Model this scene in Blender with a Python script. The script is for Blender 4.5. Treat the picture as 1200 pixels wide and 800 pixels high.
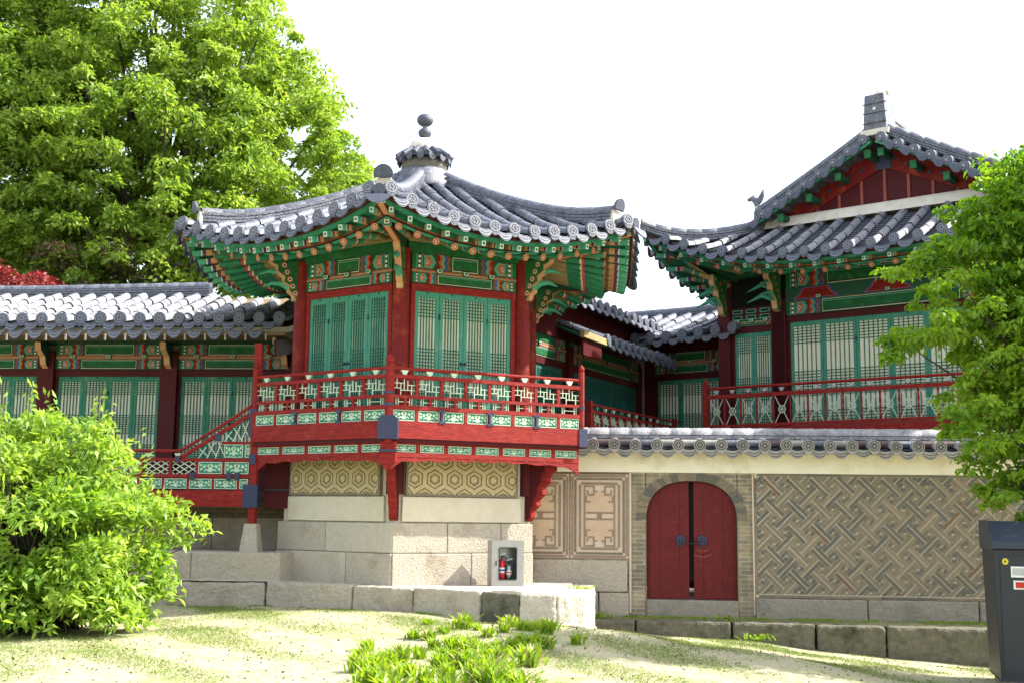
import bpy, math, random
import numpy as np
from mathutils import Vector, Matrix
R = math.radians
random.seed(7); rng = np.random.default_rng(7)
for o in list(bpy.data.objects): bpy.data.objects.remove(o)
scn = bpy.context.scene
col = scn.collection

# ------------------------------------------------------------------ camera
cam = bpy.data.objects.new('camera', bpy.data.cameras.new('camera')); col.objects.link(cam)
cam.data.sensor_width = 36; cam.data.lens = 42.0; cam.data.clip_end = 2000
cam.matrix_world = Matrix.Translation((0, 0, 1.35)) @ Matrix.Rotation(R(90 + 8.29), 4, 'X') @ Matrix.Rotation(R(0.7), 4, 'Z')
scn.camera = cam
# ------------------------------------------------------------------ sky, sun, exposure
w = bpy.data.worlds.new("World"); scn.world = w; w.use_nodes = True
nt = w.node_tree; nt.nodes.clear()
SUN = Vector((0.96, 0.04, 0.92)).normalized()          # direction to the sun
sky = nt.nodes.new('ShaderNodeTexSky'); sky.sky_type = 'NISHITA'; sky.sun_disc = False
sky.sun_elevation = math.asin(SUN.z); sky.sun_rotation = math.atan2(SUN.x, SUN.y)
sky.air_density = 1.0; sky.dust_density = 3.0
bg = nt.nodes.new('ShaderNodeBackground'); bg.inputs[1].default_value = 0.12
bg2 = nt.nodes.new('ShaderNodeBackground'); bg2.inputs[0].default_value = (1, 0.99, 0.97, 1); bg2.inputs[1].default_value = 0.36
ad = nt.nodes.new('ShaderNodeAddShader'); out = nt.nodes.new('ShaderNodeOutputWorld')
nt.links.new(sky.outputs[0], bg.inputs[0]); nt.links.new(bg.outputs[0], ad.inputs[0]); nt.links.new(bg2.outputs[0], ad.inputs[1])
nt.links.new(ad.outputs[0], out.inputs[0])
sl = bpy.data.lights.new('sun', 'SUN'); sl.energy = 4.8; sl.angle = R(0.53); sl.color = (1, 0.955, 0.88)
so = bpy.data.objects.new('sun', sl); col.objects.link(so)
so.rotation_euler = SUN.to_track_quat('Z', 'Y').to_euler(); so.location = (20, 0, 30)
scn.view_settings.view_transform = 'Standard'; scn.view_settings.look = 'None'
scn.view_settings.gamma = 1; scn.view_settings.use_curve_mapping = False
scn.view_settings.exposure = 1.4

# ------------------------------------------------------------------ materials
MATS = {}
def mat(name, c1, c2=None, rough=0.7, scale=6.0, bump=0.0, bscale=40.0, spec=0.4, stain=None, stain_amt=0.5, stain_scale=1.2,
        metal=0.0, contrast=0.25, stretch=None, streak=0.0):
    m = bpy.data.materials.new(name); m.use_nodes = True; n = m.node_tree.nodes; l = m.node_tree.links
    b = n['Principled BSDF']; b.inputs['Roughness'].default_value = rough; b.inputs['Metallic'].default_value = metal
    b.inputs['Specular IOR Level'].default_value = spec
    g = n.new('ShaderNodeNewGeometry'); src = g.outputs['Position']
    if stretch:
        mp = n.new('ShaderNodeMapping'); mp.inputs['Scale'].default_value = stretch; l.new(src, mp.inputs[0]); src2 = mp.outputs[0]
    else: src2 = src
    c2 = c2 or tuple(x * 0.75 for x in c1)
    nz = n.new('ShaderNodeTexNoise'); nz.inputs['Scale'].default_value = scale; nz.inputs['Detail'].default_value = 6; nz.inputs['Roughness'].default_value = 0.65
    l.new(src2, nz.inputs['Vector'])
    mr = n.new('ShaderNodeMapRange'); mr.inputs[1].default_value = 0.5 - contrast; mr.inputs[2].default_value = 0.5 + contrast
    l.new(nz.outputs['Fac'], mr.inputs[0])
    mx = n.new('ShaderNodeMix'); mx.data_type = 'RGBA'; mx.inputs[6].default_value = (*c1, 1); mx.inputs[7].default_value = (*c2, 1)
    l.new(mr.outputs[0], mx.inputs[0]); colr = mx.outputs[2]
    if stain:
        n2 = n.new('ShaderNodeTexNoise'); n2.inputs['Scale'].default_value = stain_scale; n2.inputs['Detail'].default_value = 8; n2.inputs['Roughness'].default_value = 0.7
        l.new(src, n2.inputs['Vector'])
        m2 = n.new('ShaderNodeMapRange'); m2.inputs[1].default_value = 0.52; m2.inputs[2].default_value = 0.68; m2.inputs[4].default_value = stain_amt
        l.new(n2.outputs['Fac'], m2.inputs[0])
        mx2 = n.new('ShaderNodeMix'); mx2.data_type = 'RGBA'; mx2.inputs[7].default_value = (*stain, 1)
        l.new(m2.outputs[0], mx2.inputs[0]); l.new(colr, mx2.inputs[6]); colr = mx2.outputs[2]
    l.new(colr, b.inputs['Base Color'])
    if bump:
        n3 = n.new('ShaderNodeTexNoise'); n3.inputs['Scale'].default_value = bscale; n3.inputs['Detail'].default_value = 5; l.new(src2, n3.inputs['Vector'])
        bp = n.new('ShaderNodeBump'); bp.inputs['Strength'].default_value = bump; bp.inputs['Distance'].default_value = 0.02
        l.new(n3.outputs['Fac'], bp.inputs['Height']); l.new(bp.outputs[0], b.inputs['Normal'])
    MATS[name] = m; return m
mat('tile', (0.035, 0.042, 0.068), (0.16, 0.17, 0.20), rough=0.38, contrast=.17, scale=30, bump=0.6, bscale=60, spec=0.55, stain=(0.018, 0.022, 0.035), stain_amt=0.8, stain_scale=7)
mat('tile_relief', (0.16, 0.17, 0.205), (0.24, 0.25, 0.28), rough=0.5, scale=25, bump=0.3, bscale=90)
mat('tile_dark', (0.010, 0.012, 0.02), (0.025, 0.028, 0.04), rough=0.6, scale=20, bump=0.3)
mat('bar_green', (0.022, 0.15, 0.10), (0.016, 0.10, 0.07), rough=0.6, spec=.15)
mat('tile_lit', (0.12, 0.125, 0.15), (0.30, 0.30, 0.315), rough=0.5, scale=22, contrast=.18, bump=0.5, bscale=70, stain=(0.06, 0.065, 0.08), stain_amt=0.7, stain_scale=6)  # paler copy of tile, with sunlit whiteness put into its colour
mat('tile_end', (0.028, 0.035, 0.058), (0.075, 0.085, 0.12), rough=0.55, scale=25, bump=0.5, bscale=90, spec=0.5)
mat('tile_old', (0.23, 0.22, 0.20), (0.33, 0.31, 0.27), rough=0.65, scale=12, bump=0.5, bscale=70, stain=(0.08, 0.09, 0.08), stain_amt=0.7, stain_scale=4)
mat('tile_rust', (0.12, 0.06, 0.05), (0.05, 0.05, 0.06), rough=0.6, scale=10, bump=0.4)
mat('lime', (0.62, 0.58, 0.50), (0.50, 0.46, 0.38), rough=0.9, scale=7, bump=0.3, stain=(0.36, 0.31, 0.22), stain_amt=0.5, stain_scale=2.5)
mat('cream', (0.84, 0.80, 0.68), (0.75, 0.69, 0.54), rough=0.9, scale=3, bump=0.15, stain=(0.50, 0.40, 0.22), stain_amt=0.5, stain_scale=2.5)
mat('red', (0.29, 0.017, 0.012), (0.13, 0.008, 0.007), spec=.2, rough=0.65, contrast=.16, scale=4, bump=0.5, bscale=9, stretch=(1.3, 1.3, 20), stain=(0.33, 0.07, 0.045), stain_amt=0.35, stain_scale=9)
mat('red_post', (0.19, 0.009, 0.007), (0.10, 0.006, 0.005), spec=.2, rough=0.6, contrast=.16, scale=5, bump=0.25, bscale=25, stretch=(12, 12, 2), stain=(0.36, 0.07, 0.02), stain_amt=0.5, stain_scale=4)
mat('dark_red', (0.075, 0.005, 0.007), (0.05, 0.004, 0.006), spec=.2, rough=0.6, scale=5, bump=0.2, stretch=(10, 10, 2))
mat('gate_red', (0.145, 0.007, 0.009), (0.075, 0.005, 0.006), contrast=.18, spec=.25, rough=0.5, scale=5, bump=0.25, bscale=30, stretch=(14, 14, 1.2), stain=(0.19, 0.03, 0.025), stain_amt=0.35, stain_scale=9)
mat('jade', (0.028, 0.21, 0.12), (0.018, 0.14, 0.075), rough=0.6, spec=.2, scale=8, stain=(0.07, 0.28, 0.19), stain_amt=0.6, stain_scale=9)
mat('straw', (0.50, 0.42, 0.22), (0.38, 0.32, 0.16), rough=.9)
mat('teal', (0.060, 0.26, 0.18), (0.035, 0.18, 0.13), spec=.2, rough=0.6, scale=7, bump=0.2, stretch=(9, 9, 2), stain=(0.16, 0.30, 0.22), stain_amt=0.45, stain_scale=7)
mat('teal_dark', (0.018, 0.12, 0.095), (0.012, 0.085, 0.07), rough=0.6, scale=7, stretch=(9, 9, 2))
mat('teal_wing', (0.022, 0.15, 0.095), (0.035, 0.20, 0.125), spec=.2, rough=0.6, scale=9, bump=0.2, stretch=(9, 9, 2), stain=(0.20, 0.30, 0.18), stain_amt=0.6, stain_scale=9)
mat('green', (0.014, 0.125, 0.035), (0.007, 0.07, 0.022), spec=.2, rough=0.6, scale=8, stain=(0.05, 0.22, 0.11), stain_amt=0.5, stain_scale=7)
mat('green_light', (0.07, 0.36, 0.24), (0.045, 0.26, 0.17), rough=0.6, scale=8)
mat('green_deep', (0.010, 0.085, 0.045), (0.007, 0.055, 0.032), rough=0.6, scale=8)
mat('orange', (0.55, 0.10, 0.025), (0.40, 0.05, 0.02), rough=0.6, scale=9)
mat('peach', (0.55, 0.33, 0.18), (0.45, 0.22, 0.11), rough=0.6, scale=9)
mat('paint_blue', (0.035, 0.07, 0.30), (0.03, 0.05, 0.2), rough=0.6)
mat('paint_white', (0.70, 0.68, 0.58), (0.58, 0.56, 0.46), rough=0.6, scale=12)
mat('paint_black', (0.018, 0.02, 0.022), rough=0.6)
mat('ochre', (0.36, 0.27, 0.13), (0.28, 0.20, 0.09), rough=0.8, scale=4, stain=(0.16, 0.13, 0.06), stain_amt=0.4)
mat('brown_soffit', (0.20, 0.13, 0.06), (0.13, 0.09, 0.045), rough=0.8, scale=5)
mat('pale_strip', (0.48, 0.56, 0.42), (0.38, 0.48, 0.36), rough=0.6, scale=12)
mat('carving', (0.50, 0.60, 0.40), (0.26, 0.46, 0.33), rough=0.6, scale=30)
mat('panel_back', (0.04, 0.25, 0.17), (0.012, 0.09, 0.07), rough=0.7, scale=22, contrast=0.1)
mat('navy_iron', (0.018, 0.024, 0.06), (0.03, 0.036, 0.08), rough=0.5, scale=20, bump=0.3)
mat('paper', (0.78, 0.76, 0.60), (0.68, 0.67, 0.52), rough=0.9, scale=3)
mat('paper_teal', (0.46, 0.60, 0.48), (0.22, 0.42, 0.34), rough=0.9, scale=5)
mat('brown_red', (0.27, 0.06, 0.045), (0.2, 0.045, 0.035), rough=0.7)
mat('granite', (0.47, 0.42, 0.34), (0.32, 0.28, 0.22), rough=0.85, scale=30, bump=0.9, bscale=45, stain=(0.20, 0.16, 0.11), stain_amt=0.75, stain_scale=1.6)
mat('granite_pale', (0.50, 0.455, 0.375), (0.37, 0.33, 0.265), rough=0.85, scale=25, bump=0.6, bscale=50, stain=(0.30, 0.25, 0.18), stain_amt=0.5, stain_scale=1.8)
mat('granite_mossy', (0.17, 0.155, 0.115), (0.07, 0.072, 0.045), rough=0.95, scale=9, bump=1, bscale=30, stain=(0.035, 0.035, 0.022), stain_amt=0.92, stain_scale=2.2)
mat('granite_grey', (0.31, 0.275, 0.225), (0.21, 0.19, 0.155), rough=0.9, scale=20, bump=0.8, bscale=35, stain=(0.10, 0.10, 0.085), stain_amt=0.6, stain_scale=2)
mat('cream_stone', (0.58, 0.53, 0.42), (0.50, 0.45, 0.34), rough=0.9, scale=9, bump=0.3, bscale=60, stain=(0.42, 0.34, 0.20), stain_amt=0.35, stain_scale=2)
mat('hex_ground', (0.30, 0.24, 0.13), (0.22, 0.17, 0.09), rough=0.9, scale=18, bump=0.5)
mat('hex_line', (0.52, 0.43, 0.24), (0.42, 0.33, 0.18), rough=0.9, scale=18, bump=0.3)
mat('mortar', (0.66, 0.59, 0.46), (0.54, 0.47, 0.36), rough=0.95, scale=20, bump=0.5, bscale=60)
mat('mortar_pale', (0.60, 0.50, 0.40), (0.52, 0.41, 0.31), rough=0.95, scale=10, bump=0.4, bscale=60)
mat('brick_a', (0.22, 0.18, 0.13), (0.14, 0.12, 0.09), rough=0.9, scale=14, bump=0.4)
mat('brick_b', (0.14, 0.13, 0.105), (0.095, 0.09, 0.075), rough=0.9, scale=14, bump=0.4)
mat('brick_c', (0.12, 0.12, 0.11), (0.085, 0.088, 0.085), rough=0.9, scale=14, bump=0.4)
mat('brick_d', (0.19, 0.12, 0.08), (0.13, 0.085, 0.06), rough=0.9, scale=14, bump=0.4)
mat('brick_e', (0.26, 0.205, 0.14), (0.17, 0.14, 0.10), rough=0.9, scale=14, bump=0.4)
mat('brick_key', (0.285, 0.205, 0.15), (0.22, 0.165, 0.125), rough=0.9, scale=14, bump=0.4)
mat('key_field', (0.55, 0.42, 0.30), (0.46, 0.33, 0.23), rough=0.9, scale=5, bump=0.3)
mat('bark', (0.07, 0.055, 0.045), (0.035, 0.03, 0.027), rough=0.95, scale=12, bump=0.8, stretch=(3, 3, 0.8))
mat('steel', (0.34, 0.34, 0.33), (0.27, 0.27, 0.27), rough=0.38, scale=10, metal=0.85, spec=0.5)
mat('fire_red', (0.52, 0.012, 0.02), (0.45, 0.01, 0.015), rough=0.3)
mat('black_plastic', (0.02, 0.02, 0.022), rough=0.4)
mat('slate_paint', (0.013, 0.018, 0.026), (0.010, 0.014, 0.021), rough=0.45, scale=3, bump=0.05)
mat('slate_paint_top', (0.016, 0.025, 0.042), (0.013, 0.020, 0.035), rough=0.4, scale=3)
mat('yellow', (0.62, 0.48, 0.03), rough=0.5)
mat('lamp_red', (0.5, 0.01, 0.01), (0.25, 0.008, 0.01), rough=0.25, scale=60)
mat('white_label', (0.68, 0.68, 0.64), rough=0.5)
mat('grey_label', (0.36, 0.37, 0.37), rough=0.5)
mat('gap_black', (0.004, 0.004, 0.004), rough=0.9)

def brick_mat(name, c1, c2, mortar, bw, bh):
    m = bpy.data.materials.new(name); m.use_nodes = True; n = m.node_tree.nodes; l = m.node_tree.links; b = n['Principled BSDF']
    g = n.new('ShaderNodeTexCoord'); s = n.new('ShaderNodeSeparateXYZ'); c = n.new('ShaderNodeCombineXYZ')
    l.new(g.outputs['Object'], s.inputs[0]); l.new(s.outputs[0], c.inputs[0]); l.new(s.outputs[2], c.inputs[1])
    t = n.new('ShaderNodeTexBrick'); t.inputs['Scale'].default_value = 1; t.inputs['Brick Width'].default_value = bw; t.inputs['Row Height'].default_value = bh
    t.inputs['Mortar Size'].default_value = 0.007; t.inputs['Mortar Smooth'].default_value = 0.3; t.inputs['Bias'].default_value = 0.0
    t.inputs['Color1'].default_value = (*c1, 1); t.inputs['Color2'].default_value = (*c2, 1); t.inputs['Mortar'].default_value = (*mortar, 1)
    l.new(c.outputs[0], t.inputs['Vector'])
    nz = n.new('ShaderNodeTexNoise'); nz.inputs['Scale'].default_value = 3.5; nz.inputs['Detail'].default_value = 8; l.new(g.outputs['Object'], nz.inputs['Vector'])
    mp = n.new('ShaderNodeMapRange'); mp.inputs[1].default_value = .3; mp.inputs[2].default_value = .7; mp.inputs[3].default_value = .62; mp.inputs[4].default_value = 1.3
    l.new(nz.outputs['Fac'], mp.inputs[0])
    mx = n.new('ShaderNodeMix'); mx.data_type = 'RGBA'; mx.blend_type = 'MULTIPLY'; mx.inputs[0].default_value = 1
    l.new(t.outputs['Color'], mx.inputs[6]); l.new(mp.outputs[0], mx.inputs[7]); l.new(mx.outputs[2], b.inputs['Base Color'])
    b.inputs['Roughness'].default_value = .92
    bp = n.new('ShaderNodeBump'); bp.inputs['Strength'].default_value = .6; bp.inputs['Distance'].default_value = .01; bp.invert = True
    l.new(t.outputs['Fac'], bp.inputs['Height']); l.new(bp.outputs[0], b.inputs['Normal'])
    MATS[name] = m
brick_mat('brickwork', (0.29, 0.235, 0.155), (0.17, 0.155, 0.125), (0.38, 0.32, 0.22), 0.23, 0.062)
brick_mat('brickwork_dark', (0.20, 0.14, 0.085), (0.11, 0.09, 0.065), (0.26, 0.21, 0.14), 0.23, 0.062)

def leaf_mat(name, ca, cb, trans=0.45, cc=None):
    m = bpy.data.materials.new(name); m.use_nodes = True; n = m.node_tree.nodes; l = m.node_tree.links; n.clear()
    o = n.new('ShaderNodeOutputMaterial'); g = n.new('ShaderNodeNewGeometry')
    nz = n.new('ShaderNodeTexNoise'); nz.inputs['Scale'].default_value = 0.9; nz.inputs['Detail'].default_value = 3; l.new(g.outputs['Position'], nz.inputs['Vector'])
    mth = n.new('ShaderNodeMath'); mth.operation = 'MULTIPLY_ADD'; l.new(g.outputs['Random Per Island'], mth.inputs[0]); mth.inputs[1].default_value = .7
    m3 = n.new('ShaderNodeMapRange'); m3.inputs[1].default_value = .35; m3.inputs[2].default_value = .65; m3.inputs[3].default_value = -.1; m3.inputs[4].default_value = .4
    l.new(nz.outputs['Fac'], m3.inputs[0]); l.new(m3.outputs[0], mth.inputs[2])
    r = n.new('ShaderNodeValToRGB'); l.new(mth.outputs[0], r.inputs[0])
    r.color_ramp.elements[0].color = (*ca, 1); r.color_ramp.elements[1].color = (*cb, 1)
    if cc: e = r.color_ramp.elements.new(0.92); e.color = (*cb, 1); r.color_ramp.elements[-1].color = (*cc, 1)
    p = n.new('ShaderNodeBsdfPrincipled'); p.inputs['Roughness'].default_value = .5; p.inputs['Specular IOR Level'].default_value = .35
    l.new(r.outputs[0], p.inputs['Base Color'])
    t = n.new('ShaderNodeBsdfTranslucent')
    hs = n.new('ShaderNodeHueSaturation'); hs.inputs['Hue'].default_value = .485; hs.inputs['Value'].default_value = 1.7; hs.inputs['Saturation'].default_value = 1.1
    l.new(r.outputs[0], hs.inputs['Color']); l.new(hs.outputs[0], t.inputs[0])
    mx = n.new('ShaderNodeMixShader'); mx.inputs[0].default_value = trans; l.new(p.outputs[0], mx.inputs[1]); l.new(t.outputs[0], mx.inputs[2]); l.new(mx.outputs[0], o.inputs[0])
    MATS[name] = m
leaf_mat('leaf_tree', (0.10, 0.20, 0.022), (0.30, 0.42, 0.075))
leaf_mat('leaf_bush', (0.10, 0.22, 0.02), (0.34, 0.48, 0.085), cc=(0.60, 0.66, 0.24))
leaf_mat('leaf_right', (0.06, 0.17, 0.012), (0.24, 0.38, 0.04))
leaf_mat('leaf_maple', (0.12, 0.018, 0.014), (0.26, 0.05, 0.04), 0.3)
leaf_mat('leaf_far', (0.06, 0.06, 0.03), (0.12, 0.085, 0.04), 0.3)
leaf_mat('leaf_lily', (0.12, 0.24, 0.018), (0.27, 0.40, 0.05))
leaf_mat('grass', (0.10, 0.17, 0.03), (0.22, 0.27, 0.07), 0.3)

# ------------------------------------------------------------------ mesh builder
ROUGH = bpy.data.textures.new('rough', 'CLOUDS'); ROUGH.noise_scale = .11; ROUGH.noise_depth = 4
class MB:
    def __init__(s): s.v = []; s.f = []; s.m = []; s.k = []; s.sm = []
    def idx(s, m):
        if m not in s.m: s.m.append(m)
        return s.m.index(m)
    def add(s, vs, fs, m, smooth=False):
        b = len(s.v); s.v += [tuple(v) for v in vs]; i = s.idx(m)
        for f in fs: s.f.append(tuple(b + j for j in f)); s.k.append(i); s.sm.append(smooth)
    def box(s, x0, x1, y0, y1, z0, z1, m, T=None):
        vs = [Vector((x, y, z)) for x in (x0, x1) for y in (y0, y1) for z in (z0, z1)]
        if T: vs = [T @ v for v in vs]
        s.add(vs, [(0, 1, 3, 2), (4, 6, 7, 5), (0, 4, 5, 1), (2, 3, 7, 6), (0, 2, 6, 4), (1, 5, 7, 3)], m)
    def bar(s, p0, p1, wd, h, m, up=(0, 0, 1), endm=None):
        p0 = Vector(p0); p1 = Vector(p1); d = (p1 - p0).normalized(); u = Vector(up)
        a = d.cross(u)
        if a.length < 1e-4: a = d.cross(Vector((1, 0, 0)))
        a.normalize(); u = a.cross(d).normalized()
        vs = [p + a * sa * wd / 2 + u * su * h / 2 for p in (p0, p1) for sa in (-1, 1) for su in (-1, 1)]
        s.add(vs, [(0, 1, 5, 4), (2, 6, 7, 3), (0, 4, 6, 2), (1, 3, 7, 5)], m)
        s.add(vs, [(0, 2, 3, 1), (4, 5, 7, 6)], endm or m)
    def cyl(s, p0, p1, r0, r1, n, m, capm=None, caps=True, smooth=True):
        p0 = Vector(p0); p1 = Vector(p1); d = (p1 - p0).normalized(); a = d.orthogonal().normalized(); b = d.cross(a)
        vs = [p + (a * math.cos(2 * math.pi * i / n) + b * math.sin(2 * math.pi * i / n)) * r for p, r in ((p0, r0), (p1, r1)) for i in range(n)]
        s.add(vs, [(i, (i + 1) % n, n + (i + 1) % n, n + i) for i in range(n)], m, smooth)
        if caps: s.add(vs, [tuple(range(n)), tuple(range(n, 2 * n))], capm or m)
    def tube(s, pts, rads, n, m, caps=True):
        rings = []; prev = None
        for i, p in enumerate(pts):
            p = Vector(p); q = Vector(pts[min(i + 1, len(pts) - 1)]) - Vector(pts[max(i - 1, 0)]); q.normalize()
            a = (q.orthogonal() if prev is None else prev - q * prev.dot(q)).normalized(); prev = a; b = q.cross(a)
            rings += [p + (a * math.cos(2 * math.pi * j / n) + b * math.sin(2 * math.pi * j / n)) * rads[i] for j in range(n)]
        k = len(pts)
        fs = [(i * n + j, i * n + (j + 1) % n, (i + 1) * n + (j + 1) % n, (i + 1) * n + j) for i in range(k - 1) for j in range(n)]
        s.add(rings, fs, m, True)
        if caps: s.add(rings, [tuple(range(n)), tuple(range((k - 1) * n, k * n))], m)
    def lathe(s, prof, c, n, m, smooth=True):
        vs = [(c[0] + r * math.cos(2 * math.pi * j / n), c[1] + r * math.sin(2 * math.pi * j / n), c[2] + z) for r, z in prof for j in range(n)]
        s.add(vs, [(i * n + j, i * n + (j + 1) % n, (i + 1) * n + (j + 1) % n, (i + 1) * n + j) for i in range(len(prof) - 1) for j in range(n)], m, smooth)
        s.add(vs, [tuple(range(n)), tuple(range((len(prof) - 1) * n, len(prof) * n))], m)
    def prism(s, pts, vec, m, sidem=None, back=True):
        n = len(pts); vec = Vector(vec); vs = [Vector(p) for p in pts]; vs += [p + vec for p in vs]
        caps = [tuple(range(n))] + ([tuple(range(n, 2 * n))] if back else []); sides = [(i, (i + 1) % n, n + (i + 1) % n, n + i) for i in range(n)]
        if sidem and sidem != m: s.add(vs, caps, m); s.add(vs, sides, sidem)
        else: s.add(vs, caps + sides, m)
    def pz(s, pts, y, t, m, sidem=None):               # polygon in the xz plane, front at y, thickness t behind it
        s.prism([(x, y, z) for x, z in pts], (0, t, 0), m, sidem)
    def sheet(s, x0, x1, z0, z1, y, m):
        s.add([(x0, y, z0), (x1, y, z0), (x1, y, z1), (x0, y, z1)], [(0, 1, 2, 3)], m)
    def grid(s, rows, m, smooth=True):
        n = len(rows[0]); vs = [p for r_ in rows for p in r_]
        s.add(vs, [(i * n + j, i * n + j + 1, (i + 1) * n + j + 1, (i + 1) * n + j) for i in range(len(rows) - 1) for j in range(n - 1)], m, smooth)
    def build(s, name, parent=None, bevel=0, loc=None, rz=0, rough=0):
        me = bpy.data.meshes.new(name); me.from_pydata(s.v, [], s.f)
        for m in s.m: me.materials.append(MATS[m])
        me.polygons.foreach_set('material_index', s.k); me.polygons.foreach_set('use_smooth', s.sm); me.update()
        o = bpy.data.objects.new(name, me); col.objects.link(o)
        if parent: o.parent = parent
        if loc: o.location = loc
        o.rotation_euler.z = rz
        if bevel:
            b = o.modifiers.new('b', 'BEVEL'); b.width = bevel; b.segments = 2; b.limit_method = 'ANGLE'
        if rough:
            q = o.modifiers.new('s', 'SUBSURF'); q.subdivision_type = 'SIMPLE'; q.levels = q.render_levels = 5
            d = o.modifiers.new('d', 'DISPLACE'); d.texture = ROUGH; d.texture_coords = 'GLOBAL'; d.strength = rough; d.mid_level = .5
        return o
def tag(o, label=None, cat=None, group=None, kind=None):
    if label: o['label'] = label
    if cat: o['category'] = cat
    if group: o['group'] = group
    if kind: o['kind'] = kind
    return o
def empty(name, loc, rz, label, cat, group=None):
    o = bpy.data.objects.new(name, None); col.objects.link(o); o.location = loc; o.rotation_euler.z = rz; o.empty_display_size = .2
    return tag(o, label, cat, group)
def copy_tree(o, parent=None):
    c = o.copy(); col.objects.link(c)
    if parent: c.parent = parent
    for ch in [x for x in bpy.data.objects if x.parent == o]: copy_tree(ch, c)
    return c

# ------------------------------------------------------------------ roof helpers (local frame: x along the eave, outward = -y)
def tile_rows(zf, rows, vtop, veave, pitch, r=.08, seg=.30, step=.12, eave=True, tm='tile', em='tile_end', drip=.13, lean=.35, pm=None, rl_='tile_relief'):
    """half-round cover tiles over each row, stepped pan tiles between them, end discs and drip plates along the eave"""
    T = MB(); E = MB(); nseg = 8
    for s in rows:
        v0, v1 = vtop(s), veave(s)
        if v1 - v0 < .12: continue
        k = max(1, round((v1 - v0) / seg)); first = True
        for i in range(k):
            jx, jz, jr = random.gauss(0, .006), random.gauss(0, .004), random.uniform(.95, 1.05); rings = []
            for t, rr in ((i / k, r * .90), ((i + .06) / k, r * .97), ((i + .99) / k, r * 1.03)):
                v = v0 + (v1 - v0) * t; z = zf(s, v) + .012 + jz
                rings.append([(s + jx + rr * jr * math.cos(math.pi * j / nseg), -v, z + rr * jr * 1.12 * math.sin(math.pi * j / nseg)) for j in range(nseg + 1)])
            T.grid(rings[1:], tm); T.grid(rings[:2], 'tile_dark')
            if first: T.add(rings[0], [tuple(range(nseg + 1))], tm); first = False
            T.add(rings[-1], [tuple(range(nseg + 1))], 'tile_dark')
    for a, b in zip(rows[:-1], rows[1:]):
        s = (a + b) / 2; v0 = min(vtop(a), vtop(b)) if abs(a) + abs(b) > .01 else vtop(s); v0 = max(v0, .0); v1 = veave(s)
        v0 = vtop(s)
        if v1 - v0 < .1: continue
        k = max(1, round((v1 - v0) / step)); rings = []
        hw = (b - a) / 2
        for i in range(k):
            for t, dz in ((i / k, .020), ((i + .90) / k, .026)):
                v = v0 + (v1 - v0) * t
                rings.append([(s + hw * q, -v, zf(s + hw * q, v) + dz * (1 - 1) + (0.026 if dz > .022 else 0.0) - .045 * (1 - q * q)) for q in (-1, -.6, -.2, .2, .6, 1)])
        for i_ in range(0, len(rings) - 1):
            T.grid(rings[i_:i_ + 2], (pm or 'tile') if i_ % 2 == 0 else 'tile_dark', False)  # dark step faces paint in the shadow under each pan tile
    if eave:
        for s in rows:
            v1 = veave(s)
            if v1 - vtop(s) < .1: continue
            z = zf(s, v1) + .012 + r * .45 + random.gauss(0, .005); rr = r * random.uniform(1.07, 1.16); dv = .035 + random.uniform(0, .02)
            ring = []
            for j in range(14):
                a = 2 * math.pi * j / 14 + math.pi / 2
                zz = math.sin(a) * rr * (1.45 if math.sin(a) < -.8 else 1); ring.append((s + rr * math.cos(a), zz))
            E.prism([(x, -(v1 + dv) + lean * .4 * (zz), z + zz) for x, zz in ring], (0, dv, 0), em)
            for rad, wd, yy in ((rr * .82, .010, .006),):
                o1 = [(s + rad * math.cos(2 * math.pi * j / 12), rad * math.sin(2 * math.pi * j / 12)) for j in range(12)]
                o2 = [(s + (rad - wd) * math.cos(2 * math.pi * j / 12), (rad - wd) * math.sin(2 * math.pi * j / 12)) for j in range(12)]
                pts = [(x, -(v1 + dv + yy) + lean * .4 * zz, z + zz) for x, zz in o1 + o2]
                E.add(pts, [(j, (j + 1) % 12, 12 + (j + 1) % 12, 12 + j) for j in range(12)], rl_)
            for j in range(6):
                a = math.pi * j / 3; x, zz = s + rad * .45 * math.cos(a), rad * .45 * math.sin(a)
                E.box(x - .011, x + .011, -(v1 + dv + .007) + lean * .4 * zz, -(v1 + dv - .004), z + zz - .011, z + zz + .011, rl_)
        for a, b in zip(rows[:-1], rows[1:]):
            s = (a + b) / 2; v1 = veave(s); hw = (b - a) / 2 * .86
            if v1 - vtop(s) < .1: continue
            z = zf(s, v1) + random.gauss(0, .006); n = 9; up = []; lo = []; mid = []
            for j in range(n):
                q = -1 + 2 * j / (n - 1)
                up.append((s + hw * q, z + .02 - .045 * (1 - q * q)))
                lo.append((s + hw * q * .97, z - .005 - drip * (1 - abs(q) ** 2.4)))
                mid.append((s + hw * q * .8, z - .0 - drip * .62 * (1 - abs(q) ** 2.2) - .012))
            y = -(v1 + .03)
            def P(p, dy=0): return (p[0], y - dy - lean * (z + .02 - p[1]), p[1])
            E.prism([P(p) for p in up] + [P(p) for p in reversed(lo)], (0, .022, 0), em)
            for f1, f2 in ((.70, .80), (.34, .42)):
                ra = [(u[0] * (1 - f1) + l_[0] * f1, u[1] * (1 - f1) + l_[1] * f1) for u, l_ in zip(up[1:-1], lo[1:-1])]
                rb = [(u[0] * (1 - f2) + l_[0] * f2, u[1] * (1 - f2) + l_[1] * f2) for u, l_ in zip(up[1:-1], lo[1:-1])]
                E.grid([[P(p, .006) for p in ra], [P(p, .006) for p in rb]], rl_, False)
    return T, E
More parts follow.
